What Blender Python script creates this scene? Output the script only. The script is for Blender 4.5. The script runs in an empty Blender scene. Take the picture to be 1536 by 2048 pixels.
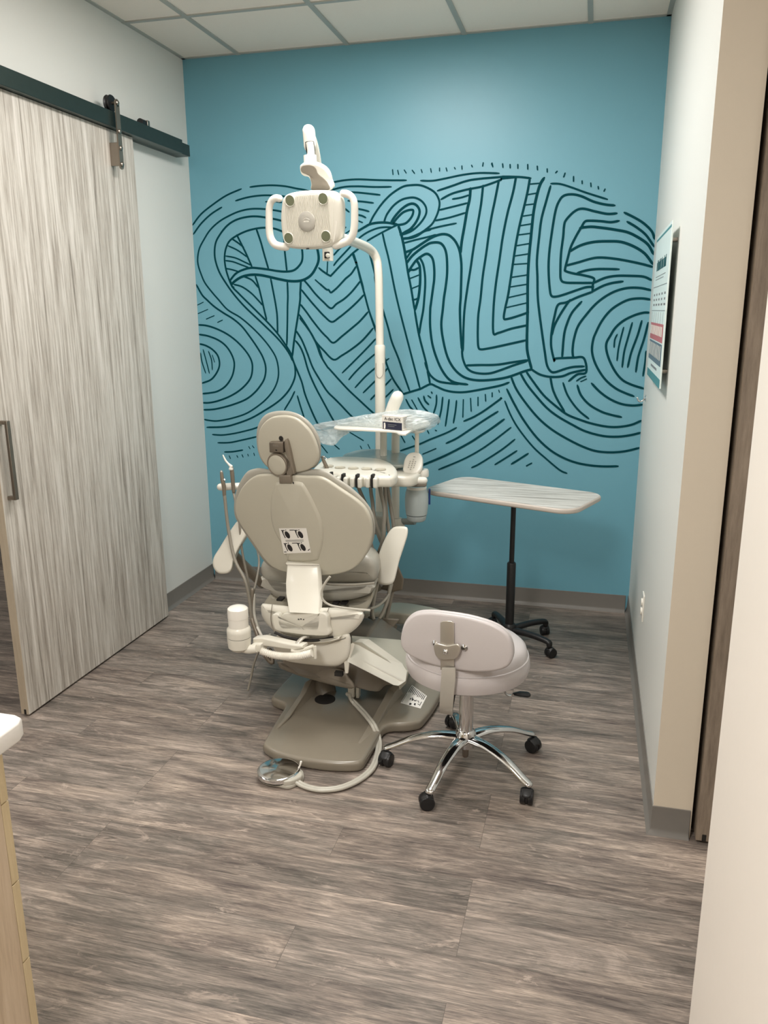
import bpy, bmesh, math, random
from mathutils import Vector, Matrix
random.seed(7)
SC = bpy.context.scene
COL = SC.collection

# ------------------------------------------------------------------ camera
CAM = Vector((2.2583, -4.4096, 1.6439))
F_PX = 1598.0
CR = Vector((0.9687, 0.2481, -0.0050)).normalized()
CD = Vector((-0.2418, 0.9392, -0.2437)).normalized()
CU = CR.cross(CD).normalized()
CR = CD.cross(CU).normalized()
cd_ = bpy.data.cameras.new('camera')
cam = bpy.data.objects.new('camera', cd_)
COL.objects.link(cam)
cam.matrix_world = Matrix(((CR.x, CU.x, -CD.x, CAM.x), (CR.y, CU.y, -CD.y, CAM.y), (CR.z, CU.z, -CD.z, CAM.z), (0, 0, 0, 1)))
cd_.sensor_fit = 'VERTICAL'
cd_.sensor_height = 24.0
cd_.lens = F_PX / 2048 * 24.0
cd_.clip_start = 0.02
SC.camera = cam

# ------------------------------------------------------------------ world, lights, exposure
w = bpy.data.worlds.new('world')
SC.world = w
w.use_nodes = True
w.node_tree.nodes['Background'].inputs[0].default_value = (1.0, 0.96, 0.9, 1)
w.node_tree.nodes['Background'].inputs[1].default_value = 0.10
SC.view_settings.view_transform = 'Standard'
SC.view_settings.look = 'None'
SC.view_settings.gamma = 1
SC.view_settings.use_curve_mapping = False
SC.view_settings.exposure = 0.0

H = 2.985     # ceiling height
W = 2.5287    # room width
LIGHTS = [((1.32, -1.52), 14), ((1.45, -4.5), 20.5), ((4.1, -3.6), 5), ((-1.6, -2.2), 7)]
for (lx, ly), e in LIGHTS:
    ld = bpy.data.lights.new('troffer_light', 'AREA')
    ld.shape = 'RECTANGLE'
    ld.size = 0.56
    ld.size_y = 1.16
    ld.energy = e * 3.6
    ld.color = (1.0, 0.975, 0.945)
    lo = bpy.data.objects.new('troffer_light', ld)
    lo.location = (lx, ly, H - 0.035)
    COL.objects.link(lo)

# ------------------------------------------------------------------ materials
def srgb(r, g, b):
    f = lambda c: (c / 255 / 12.92) if c / 255 <= 0.04045 else ((c / 255 + 0.055) / 1.055) ** 2.4
    return (f(r), f(g), f(b), 1)

def nod(nt, t, **kw):
    n = nt.nodes.new(t)
    for k, v in kw.items():
        setattr(n, k, v)
    return n

def mat(name, col, rough=0.5, metal=0.0, noise=0.04, scale=30, bump=0.0, coat=0.0, trans=0.0, alpha=1.0, spec=0.5):
    m = bpy.data.materials.new(name)
    m.use_nodes = True
    nt = m.node_tree
    b = nt.nodes['Principled BSDF']
    b.inputs['Roughness'].default_value = rough
    b.inputs['Metallic'].default_value = metal
    b.inputs['Specular IOR Level'].default_value = spec
    b.inputs['Coat Weight'].default_value = coat
    b.inputs['Transmission Weight'].default_value = trans
    b.inputs['Alpha'].default_value = alpha
    tc = nod(nt, 'ShaderNodeTexCoord')
    ns = nod(nt, 'ShaderNodeTexNoise')
    ns.inputs['Scale'].default_value = scale
    ns.inputs['Detail'].default_value = 3
    nt.links.new(tc.outputs['Object'], ns.inputs['Vector'])
    mx = nod(nt, 'ShaderNodeMix', data_type='RGBA')
    mx.inputs[6].default_value = tuple(c * (1 - noise) for c in col[:3]) + (1,)
    mx.inputs[7].default_value = tuple(min(1, c * (1 + noise)) for c in col[:3]) + (1,)
    nt.links.new(ns.outputs['Fac'], mx.inputs[0])
    nt.links.new(mx.outputs[2], b.inputs['Base Color'])
    if bump:
        bp = nod(nt, 'ShaderNodeBump')
        bp.inputs['Strength'].default_value = bump
        bp.inputs['Distance'].default_value = 0.002
        nt.links.new(ns.outputs['Fac'], bp.inputs['Height'])
        nt.links.new(bp.outputs[0], b.inputs['Normal'])
    return m

def ramp(nt, stops):
    r = nod(nt, 'ShaderNodeValToRGB')
    e = r.color_ramp.elements
    while len(e) < len(stops):
        e.new(0.5)
    for i, (p, c) in enumerate(stops):
        e[i].position = p
        e[i].color = c
    return r

def wood_mat(name, stops, sx, sy, sz, rough=0.5, bump=0.15, fine=4.0, fine_amt=0.5):
    """streaky laminate: noise stretched along one axis"""
    m = bpy.data.materials.new(name)
    m.use_nodes = True
    nt = m.node_tree
    b = nt.nodes['Principled BSDF']
    b.inputs['Roughness'].default_value = rough
    tc = nod(nt, 'ShaderNodeTexCoord')
    mp = nod(nt, 'ShaderNodeMapping')
    mp.inputs['Scale'].default_value = (sx, sy, sz)
    nt.links.new(tc.outputs['Object'], mp.inputs[0])
    n1 = nod(nt, 'ShaderNodeTexNoise')
    n1.inputs['Scale'].default_value = 1.0
    n1.inputs['Detail'].default_value = 6
    n1.inputs['Roughness'].default_value = 0.62
    n1.inputs['Distortion'].default_value = 0.6
    nt.links.new(mp.outputs[0], n1.inputs['Vector'])
    n2 = nod(nt, 'ShaderNodeTexNoise')
    n2.inputs['Scale'].default_value = fine
    n2.inputs['Detail'].default_value = 8
    n2.inputs['Roughness'].default_value = 0.75
    nt.links.new(mp.outputs[0], n2.inputs['Vector'])
    mx = nod(nt, 'ShaderNodeMix', data_type='FLOAT')
    mx.inputs[0].default_value = fine_amt
    nt.links.new(n1.outputs['Fac'], mx.inputs[2])
    nt.links.new(n2.outputs['Fac'], mx.inputs[3])
    r = ramp(nt, stops)
    nt.links.new(mx.outputs[0], r.inputs[0])
    nt.links.new(r.outputs[0], b.inputs['Base Color'])
    bp = nod(nt, 'ShaderNodeBump')
    bp.inputs['Strength'].default_value = bump
    bp.inputs['Distance'].default_value = 0.002
    nt.links.new(mx.outputs[0], bp.inputs['Height'])
    nt.links.new(bp.outputs[0], b.inputs['Normal'])
    return m

def floor_mat():
    m = bpy.data.materials.new('vinyl_plank')
    m.use_nodes = True
    nt = m.node_tree
    L = nt.links.new
    b = nt.nodes['Principled BSDF']
    tc = nod(nt, 'ShaderNodeTexCoord')
    mp = nod(nt, 'ShaderNodeMapping')
    mp.inputs['Location'].default_value = (0.42, -0.03 + 6.0, 0)
    L(tc.outputs['Object'], mp.inputs[0])
    br = nod(nt, 'ShaderNodeTexBrick')
    br.offset = 0.37
    br.offset_frequency = 3
    br.inputs['Color1'].default_value = (0, 0, 0, 1)
    br.inputs['Color2'].default_value = (1, 1, 1, 1)
    br.inputs['Mortar'].default_value = (0.5, 0.5, 0.5, 1)
    br.inputs['Scale'].default_value = 1.0
    br.inputs['Mortar Size'].default_value = 0.0006
    br.inputs['Mortar Smooth'].default_value = 0.3
    br.inputs['Brick Width'].default_value = 1.21
    br.inputs['Row Height'].default_value = 0.15
    L(mp.outputs[0], br.inputs['Vector'])
    # a random offset per plank so that the grain breaks at each seam
    sep = nod(nt, 'ShaderNodeSeparateColor')
    L(br.outputs['Color'], sep.inputs[0])
    mul = nod(nt, 'ShaderNodeMath', operation='MULTIPLY')
    mul.inputs[1].default_value = 37.0
    L(sep.outputs[0], mul.inputs[0])
    cmb = nod(nt, 'ShaderNodeCombineXYZ')
    L(mul.outputs[0], cmb.inputs[2])
    def streak(scale, detail, rough, dist=0.0, use_off=True, sc=1.0):
        mm = nod(nt, 'ShaderNodeMapping')
        mm.inputs['Scale'].default_value = scale
        L(tc.outputs['Object'], mm.inputs[0])
        ad = nod(nt, 'ShaderNodeVectorMath', operation='ADD')
        L(mm.outputs[0], ad.inputs[0])
        if use_off:
            L(cmb.outputs[0], ad.inputs[1])
        n = nod(nt, 'ShaderNodeTexNoise')
        n.inputs['Scale'].default_value = sc
        n.inputs['Detail'].default_value = detail
        n.inputs['Roughness'].default_value = rough
        n.inputs['Distortion'].default_value = dist
        L(ad.outputs[0], n.inputs['Vector'])
        return n
    nb = streak((1.7, 7.5, 1), 6, 0.68, 1.4)
    nm = streak((3.0, 42, 1), 6, 0.7, 1.0)
    nf = streak((11, 230, 1), 5, 0.75, 0.8)
    def fmix(f, x, y):
        a = nod(nt, 'ShaderNodeMix', data_type='FLOAT'); a.inputs[0].default_value = f
        L(x, a.inputs[2]); L(y, a.inputs[3]); return a.outputs[0]
    def stretch(x, lo, hi):
        a = nod(nt, 'ShaderNodeMapRange'); a.inputs['From Min'].default_value = lo; a.inputs['From Max'].default_value = hi
        L(x, a.inputs[0]); return a.outputs[0]
    vb = stretch(nb.outputs['Fac'], 0.30, 0.72); vm_ = stretch(nm.outputs['Fac'], 0.30, 0.70); vf = stretch(nf.outputs['Fac'], 0.30, 0.70)
    cval = fmix(0.36, fmix(0.42, vb, vm_), vf)
    r = ramp(nt, [(0.22, srgb(78, 72, 66)), (0.42, srgb(114, 106, 98)), (0.58, srgb(148, 136, 126)), (0.80, srgb(198, 181, 168))])
    L(cval, r.inputs[0])
    r2 = ramp(nt, [(0.22, srgb(78, 68, 65)), (0.42, srgb(118, 107, 99)), (0.58, srgb(154, 140, 128)), (0.80, srgb(206, 188, 171))])
    L(cval, r2.inputs[0])
    nh_ = streak((1.6, 4.0, 1), 3, 0.5, 0.6, sc=1.3)
    hm = nod(nt, 'ShaderNodeMix', data_type='RGBA')
    L(stretch(nh_.outputs['Fac'], 0.42, 0.60), hm.inputs[0]); L(r.outputs[0], hm.inputs[6]); L(r2.outputs[0], hm.inputs[7])
    # pale scraped patches
    npch = streak((3.4, 11, 1), 5, 0.7, 2.2, sc=1.0)
    pm_ = nod(nt, 'ShaderNodeMix', data_type='RGBA')
    pm_.inputs[7].default_value = srgb(196, 178, 164)
    pf = nod(nt, 'ShaderNodeMath', operation='MULTIPLY'); pf.inputs[1].default_value = 0.55
    L(stretch(npch.outputs['Fac'], 0.60, 0.68), pf.inputs[0]); L(pf.outputs[0], pm_.inputs[0]); L(hm.outputs[2], pm_.inputs[6])
    # plank to plank tone
    mr = nod(nt, 'ShaderNodeMapRange')
    mr.inputs['To Min'].default_value = 0.82
    mr.inputs['To Max'].default_value = 1.04
    L(sep.outputs[0], mr.inputs[0])
    vm = nod(nt, 'ShaderNodeVectorMath', operation='SCALE')
    L(pm_.outputs[2], vm.inputs[0]); L(mr.outputs[0], vm.inputs['Scale'])
    dk = nod(nt, 'ShaderNodeMix', data_type='RGBA')
    dk.inputs[7].default_value = srgb(80, 72, 66)
    L(br.outputs['Fac'], dk.inputs[0]); L(vm.outputs[0], dk.inputs[6])
    L(dk.outputs[2], b.inputs['Base Color'])
    b.inputs['Roughness'].default_value = 0.46
    b.inputs['Specular IOR Level'].default_value = 0.4
    bp = nod(nt, 'ShaderNodeBump')
    bp.inputs['Strength'].default_value = 0.22
    bp.inputs['Distance'].default_value = 0.002
    L(cval, bp.inputs['Height'])
    L(bp.outputs[0], b.inputs['Normal'])
    return m

M = {}
M['floor'] = floor_mat()
M['teal'] = mat('teal_paint', srgb(109, 166, 183), 0.42, noise=0.02, scale=5, bump=0.03)
M['ink'] = mat('mural_ink', srgb(0, 62, 70), 0.75, noise=0.03, spec=0.1)
M['white_wall'] = mat('white_paint', srgb(222, 222, 216), 0.5, noise=0.01, scale=60, bump=0.08)
M['beige_wall'] = mat('beige_paint', srgb(222, 210, 190), 0.5, noise=0.01, scale=60, bump=0.08)
M['cream_wall'] = mat('cream_paint', srgb(240, 232, 222), 0.5, noise=0.01, scale=60, bump=0.08)
M['tile'] = mat('ceiling_tile', srgb(252, 240, 228), 0.9, noise=0.05, scale=250, bump=0.3)
M['tbar'] = mat('ceiling_grid', srgb(176, 178, 172), 0.5)
M['base'] = mat('cove_base', srgb(122, 118, 112), 0.38, noise=0.03)
M['door'] = wood_mat('grey_washed_laminate', [(0.34, srgb(120, 112, 102)), (0.45, srgb(172, 164, 153)), (0.55, srgb(204, 198, 188)), (0.66, srgb(220, 213, 206))], 34, 34, 1.3, 0.5, 0.25, 3.0, 0.5)
M['doordark'] = wood_mat('brown_washed_laminate', [(0.3, srgb(105, 92, 78)), (0.7, srgb(168, 152, 134))], 20, 20, 2.2, 0.6, 0.1)
M['edge'] = wood_mat('laminate_edge', [(0.3, srgb(176, 160, 138)), (0.7, srgb(205, 192, 170))], 20, 20, 2.0, 0.5, 0.1)
M['top_lam'] = wood_mat('tabletop_laminate', [(0.34, srgb(138, 132, 124)), (0.47, srgb(190, 186, 178)), (0.6, srgb(224, 221, 215))], 3, 46, 20, 0.4, 0.05, 3.0, 0.4)
M['top_edge'] = mat('tabletop_edge', srgb(196, 186, 176), 0.4)
M['cab'] = wood_mat('cabinet_laminate', [(0.3, srgb(172, 150, 124)), (0.5, srgb(206, 186, 160)), (0.7, srgb(220, 202, 180))], 22, 22, 1.6, 0.5, 0.1)
M['cab_edge'] = wood_mat('drawer_edge', [(0.3, srgb(198, 178, 140)), (0.7, srgb(226, 208, 172))], 22, 22, 1.6, 0.5, 0.1)
M['counter'] = mat('white_counter', srgb(240, 236, 230), 0.25, noise=0.01)
M['track'] = mat('green_black_steel', srgb(62, 74, 70), 0.35, metal=0.7, noise=0.1)
M['nickel'] = mat('brushed_nickel', srgb(150, 142, 132), 0.32, metal=1.0, noise=0.06)
M['chrome'] = mat('polished_chrome', srgb(215, 215, 215), 0.10, metal=1.0, noise=0.01)
M['bronze'] = mat('warm_steel', srgb(190, 184, 174), 0.32, metal=0.7, noise=0.05)
M['strap'] = mat('satin_steel', srgb(140, 130, 118), 0.42, metal=0.85, noise=0.05)
M['black'] = mat('black_plastic', srgb(22, 22, 23), 0.42, noise=0.1)
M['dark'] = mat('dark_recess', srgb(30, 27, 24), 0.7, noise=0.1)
M['cream'] = mat('warm_white_plastic', srgb(224, 220, 207), 0.34, noise=0.015, coat=0.15)
M['shell'] = mat('shaded_cream_shell', srgb(186, 181, 165), 0.38, noise=0.015, coat=0.1)  # cream plastic, darkened to put the back's shade into the colour
M['white'] = mat('white_plastic', srgb(238, 234, 224), 0.28, noise=0.01, coat=0.2)
M['uph'] = mat('grey_vinyl', srgb(170, 166, 155), 0.36, noise=0.02, scale=200, bump=0.05)
M['stoolvinyl'] = mat('pale_stool_vinyl', srgb(196, 189, 187), 0.34, noise=0.02, scale=200, bump=0.05)
M['grey'] = mat('warm_grey_plastic', srgb(140, 132, 120), 0.4, noise=0.03)
M['bracket'] = mat('taupe_bracket', srgb(134, 124, 110), 0.35, metal=0.3, noise=0.03)
M['baseplate'] = mat('taupe_base_plate', srgb(132, 124, 110), 0.3, noise=0.03, coat=0.2)
M['arm_under'] = mat('brown_grey_cover', srgb(124, 116, 104), 0.38, noise=0.03, coat=0.2)
M['slate'] = mat('grey_tray_insert', srgb(150, 158, 152), 0.25, noise=0.02, coat=0.2)
M['hose'] = mat('grey_tubing', srgb(142, 136, 124), 0.35, noise=0.03)
M['hosel'] = mat('light_grey_tubing', srgb(186, 182, 170), 0.35, noise=0.03)
M['bottle'] = mat('frosted_bottle', srgb(198, 208, 207), 0.4, noise=0.02, trans=0.1)
M['lens'] = mat('olive_lens', srgb(104, 108, 82), 0.25, noise=0.1)
M['silver'] = mat('silver_cap', srgb(190, 186, 176), 0.35, metal=0.3, noise=0.04)
M['paper'] = mat('paper_label', srgb(232, 228, 220), 0.6, noise=0.01)
M['print'] = mat('black_print', srgb(30, 26, 28), 0.6, noise=0.02)
M['greyprint'] = mat('grey_print', srgb(120, 122, 124), 0.6, noise=0.02)
M['navy'] = mat('navy_print', srgb(34, 38, 60), 0.5, noise=0.03)
M['blue'] = mat('blue_plastic', srgb(22, 62, 130), 0.4, noise=0.03)
M['post_teal'] = mat('poster_teal', srgb(70, 130, 135), 0.5, noise=0.02)
M['post_face'] = mat('poster_face', srgb(222, 234, 230), 0.3, noise=0.01)
M['gum'] = mat('gum_print', srgb(176, 96, 100), 0.5, noise=0.25, scale=60)
M['tooth'] = mat('tooth_print', srgb(228, 222, 210), 0.4, noise=0.05)
M['slateprint'] = mat('slate_print', srgb(88, 104, 116), 0.5, noise=0.2, scale=60)

# plastic film: white-ish sheen over a see-through sheet
def film_mat():
    m = bpy.data.materials.new('clear_film')
    m.use_nodes = True
    nt = m.node_tree
    nt.nodes.remove(nt.nodes['Principled BSDF'])
    out = nt.nodes['Material Output']
    tr = nod(nt, 'ShaderNodeBsdfTransparent')
    tr.inputs[0].default_value = (0.93, 0.96, 0.97, 1)
    pr = nod(nt, 'ShaderNodeBsdfPrincipled')
    pr.inputs['Base Color'].default_value = srgb(232, 238, 238)
    pr.inputs['Roughness'].default_value = 0.16
    tc = nod(nt, 'ShaderNodeTexCoord')
    ns = nod(nt, 'ShaderNodeTexNoise')
    ns.inputs['Scale'].default_value = 9
    ns.inputs['Detail'].default_value = 5
    ns.inputs['Distortion'].default_value = 1.5
    nt.links.new(tc.outputs['Object'], ns.inputs['Vector'])
    mr = nod(nt, 'ShaderNodeMapRange')
    mr.inputs['From Min'].default_value = 0.3
    mr.inputs['From Max'].default_value = 0.7
    mr.inputs['To Min'].default_value = 0.30
    mr.inputs['To Max'].default_value = 0.58
    nt.links.new(ns.outputs['Fac'], mr.inputs[0])
    bp = nod(nt, 'ShaderNodeBump')
    bp.inputs['Strength'].default_value = 0.35
    bp.inputs['Distance'].default_value = 0.006
    nt.links.new(ns.outputs['Fac'], bp.inputs['Height'])
    nt.links.new(bp.outputs[0], pr.inputs['Normal'])
    mx = nod(nt, 'ShaderNodeMixShader')
    nt.links.new(mr.outputs[0], mx.inputs[0])
    nt.links.new(tr.outputs[0], mx.inputs[1])
    nt.links.new(pr.outputs[0], mx.inputs[2])
    nt.links.new(mx.outputs[0], out.inputs[0])
    return m
M['film'] = film_mat()

# ------------------------------------------------------------------ placing helpers
def ray(px, py):
    return CD + CR * ((px - 768) / F_PX) + CU * ((1024 - py) / F_PX)
def at(px, py, y):
    v = ray(px, py); return CAM + v * ((y - CAM.y) / v.y)
def atz(px, py, z):
    v = ray(px, py); return CAM + v * ((z - CAM.z) / v.z)
def atx(px, py, x):
    v = ray(px, py); return CAM + v * ((x - CAM.x) / v.x)
def onp(px, py, O, n):
    v = ray(px, py); return CAM + v * ((O - CAM).dot(n) / v.dot(n))
TILE = {'K': (600, 760, 300 / 1536), 'L': (640, 1000, 260 / 1536), 'M': (420, 1100, 340 / 1536), 'N': (500, 1250, 400 / 1536),
        'Q': (420, 800, 340 / 1536), 'S': (740, 1200, 380 / 1536), 'G': (500, 230, 300 / 1536)}
def T(t, pts):
    ox, oy, s = TILE[t]
    return [(ox + a * s, oy + b * s) for a, b in pts]

# ------------------------------------------------------------------ object helpers
def tag(o, label=None, cat=None, group=None, kind=None):
    if label: o['label'] = label
    if cat: o['category'] = cat
    if group: o['group'] = group
    if kind: o['kind'] = kind
    return o
def thing(name, label, cat, loc=(0, 0, 0), group=None):
    o = bpy.data.objects.new(name, None)
    o.empty_display_size = 0.05
    COL.objects.link(o)
    o.location = loc
    return tag(o, label, cat, group)
def obj(name, bm, m, parent=None, smooth=True, bevel=0, seg=2, sub=0, auto=40):
    bmesh.ops.recalc_face_normals(bm, faces=bm.faces)
    me = bpy.data.meshes.new(name)
    bm.to_mesh(me)
    bm.free()
    o = bpy.data.objects.new(name, me)
    COL.objects.link(o)
    for mm in (m if isinstance(m, (list, tuple)) else [m]):
        me.materials.append(M[mm] if isinstance(mm, str) else mm)
    if parent:
        o.parent = parent
        # geometry is written in room coordinates; keep it there under the parent
        p = parent; off = Vector((0, 0, 0))
        while p:
            off += p.location; p = p.parent
        me.transform(Matrix.Translation(-off))
    else:
        pass
    if bevel:
        b = o.modifiers.new('bevel', 'BEVEL')
        b.width = bevel; b.segments = seg; b.limit_method = 'ANGLE'; b.angle_limit = math.radians(35)
    if sub:
        s = o.modifiers.new('sub', 'SUBSURF'); s.levels = sub; s.render_levels = sub
    if smooth:
        for f in me.polygons: f.use_smooth = True
        if auto:
            try:
                me.set_sharp_from_angle(angle=math.radians(auto))
            except Exception:
                pass
    return o
def struct(name, bm, m, parent=None, **k):
    o = obj(name, bm, m, parent, **k)
    if not parent: o['kind'] = 'structure'
    return o
def B(): return bmesh.new()
def box(bm, a, b, mi=0):
    vs = [bm.verts.new((x, y, z)) for z in (a[2], b[2]) for y in (a[1], b[1]) for x in (a[0], b[0])]
    for q in ((0, 1, 3, 2), (4, 6, 7, 5), (0, 4, 5, 1), (2, 3, 7, 6), (0, 2, 6, 4), (1, 5, 7, 3)):
        f = bm.faces.new([vs[i] for i in q]); f.material_index = mi
    return bm
def obox(bm, c, ax, ay, az, hx, hy, hz, mi=0):
    """box with its own axes"""
    vs = [bm.verts.new(c + ax * (hx * i) + ay * (hy * j) + az * (hz * k)) for k in (-1, 1) for j in (-1, 1) for i in (-1, 1)]
    for q in ((0, 1, 3, 2), (4, 6, 7, 5), (0, 4, 5, 1), (2, 3, 7, 6), (0, 2, 6, 4), (1, 5, 7, 3)):
        f = bm.faces.new([vs[i] for i in q]); f.material_index = mi
    return bm
def rings(bm, rr, cap0=True, cap1=True, mi=0):
    vv = [[bm.verts.new(p) for p in r] for r in rr]
    n = len(vv[0])
    for a, b in zip(vv, vv[1:]):
        for i in range(n):
            f = bm.faces.new((a[i], a[(i + 1) % n], b[(i + 1) % n], b[i])); f.material_index = mi
    for c, r in ((cap0, vv[0]), (cap1, vv[-1])):
        if c:
            ce = bm.verts.new(sum((v.co for v in r), Vector()) / n)
            for i in range(n):
                f = bm.faces.new((r[i], r[(i + 1) % n], ce)); f.material_index = mi
    return bm
def catmull(p, seg=6, closed=False):
    p = [Vector(q) for q in p]
    n = len(p)
    if n < 3 and not closed: return p
    out = []
    m = n if closed else n - 1
    for i in range(m):
        if closed: a, b, c, d = p[(i - 1) % n], p[i], p[(i + 1) % n], p[(i + 2) % n]
        else: a, b, c, d = p[max(i - 1, 0)], p[i], p[i + 1], p[min(i + 2, n - 1)]
        for k in range(seg):
            t = k / seg
            out.append(0.5 * ((2 * b) + (c - a) * t + (2 * a - 5 * b + 4 * c - d) * t * t + (3 * b - a - 3 * c + d) * t ** 3))
    if not closed: out.append(p[-1])
    return out
def tube(bm, pts, r, n=12, seg=6, smooth=True, mi=0, flat=None, dome=False):
    """r: radius, list of radii, or (rx, ry) pairs"""
    P = catmull(pts, seg) if smooth else [Vector(q) for q in pts]
    N = len(P)
    def rad(i):
        if isinstance(r, (list,)):
            t = i / max(N - 1, 1) * (len(r) - 1); j = min(int(t), len(r) - 2); u = t - j
            return r[j] * (1 - u) + r[j + 1] * u
        return r
    d0 = (P[1] - P[0]).normalized()
    up = Vector((0, 0, 1)) if abs(d0.z) < 0.9 else Vector((1, 0, 0))
    if flat: up = Vector(flat[0])
    s = d0.cross(up).normalized()
    rr = []
    for i in range(N):
        d = (P[min(i + 1, N - 1)] - P[max(i - 1, 0)]).normalized()
        s = (s - d * s.dot(d)).normalized()
        u = d.cross(s)
        R = rad(i)
        fs, fu = (flat[1], flat[2]) if flat else (1, 1)
        rr.append([P[i] + s * (math.cos(a) * R * fs) + u * (math.sin(a) * R * fu) for a in [2 * math.pi * k / n for k in range(n)]])
    if dome:
        def cap(ring, c, d, R):
            o = []
            for k in (1, 2, 3):
                a = k / 3 * math.pi / 2 * 0.92
                o.append([c + (q - c) * math.cos(a) + d * (R * math.sin(a)) for q in ring])
            return o
        a0 = cap(rr[0], P[0], (P[0] - P[1]).normalized(), rad(0))
        a1 = cap(rr[-1], P[-1], (P[-1] - P[-2]).normalized(), rad(N - 1))
        rr = a0[::-1] + rr + a1
    return rings(bm, rr, mi=mi)
def cyl(bm, a, b, r0, r1=None, n=24, mi=0):
    r1 = r0 if r1 is None else r1
    a, b = Vector(a), Vector(b)
    d = (b - a).normalized()
    s = d.cross(Vector((0, 0, 1)) if abs(d.z) < 0.9 else Vector((1, 0, 0))).normalized(); u = d.cross(s)
    mk = lambda c, r: [c + s * (math.cos(t) * r) + u * (math.sin(t) * r) for t in [2 * math.pi * k / n for k in range(n)]]
    return rings(bm, [mk(a, r0), mk(b, r1)], mi=mi)
def lathe(bm, c, prof, n=32, axis=(0, 0, 1), mi=0):
    """prof: (radius, height) pairs along the axis from c"""
    d = Vector(axis).normalized()
    s = d.cross(Vector((0, 0, 1)) if abs(d.z) < 0.9 else Vector((1, 0, 0))).normalized(); u = d.cross(s)
    c = Vector(c)
    return rings(bm, [[c + d * h + s * (math.cos(t) * r) + u * (math.sin(t) * r) for t in [2 * math.pi * k / n for k in range(n)]] for r, h in prof], mi=mi)
def resample(P, n):
    L = [0]
    for a, b in zip(P, P[1:] + P[:1]): L.append(L[-1] + (b - a).length)
    tot = L[-1]; out = []; j = 0
    for i in range(n):
        t = tot * i / n
        while L[j + 1] < t: j += 1
        u = (t - L[j]) / max(L[j + 1] - L[j], 1e-9)
        out.append(P[j].lerp(P[(j + 1) % len(P)], u))
    return out
def inset(P, n, d):
    """move a closed planar outline inwards by d"""
    c = sum(P, Vector()) / len(P)
    area = Vector()
    for a, b in zip(P, P[1:] + P[:1]): area += (a - c).cross(b - c)
    sg = 1 if area.dot(n) > 0 else -1
    out = []
    for i in range(len(P)):
        t = (P[(i + 1) % len(P)] - P[i - 1]).normalized()
        out.append(P[i] + n.cross(t) * (d * sg))
    return out
def slab(bm, outline, n, prof, smooth=True, seg=5, N=72, mi=0, dirv=None):
    """outline: 3D closed planar points; prof: (inset, depth along -n)"""
    n = Vector(n).normalized()
    dv = Vector(dirv) if dirv else -n
    P = catmull(outline, seg, True) if smooth else [Vector(p) for p in outline]
    if smooth: P = resample(P, N)
    return rings(bm, [[q + dv * h for q in inset(P, n, d)] for d, h in prof], mi=mi)
def rprof(t, r, k=4, front=0.0):
    """profile of a plate of thickness t with edges rounded by r"""
    o = [(r + 0.03, -front)] if front else []
    o += [(r * (1 - math.sin(a)), r * (1 - math.cos(a))) for a in [math.pi / 2 * i / k for i in range(k + 1)]]
    o += [(r * (1 - math.cos(a)), t - r + r * math.sin(a)) for a in [math.pi / 2 * i / k for i in range(k + 1)]]
    return o
def rrect(cx, cy, hx, hy, r, k=6):
    o = []
    for sx, sy, a0 in ((1, 1, 0), (-1, 1, 90), (-1, -1, 180), (1, -1, 270)):
        for i in range(k + 1):
            a = math.radians(a0 + 90 * i / k)
            o.append((cx + sx * (hx - r) + math.cos(a) * r, cy + sy * (hy - r) + math.sin(a) * r))
    return o
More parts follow.
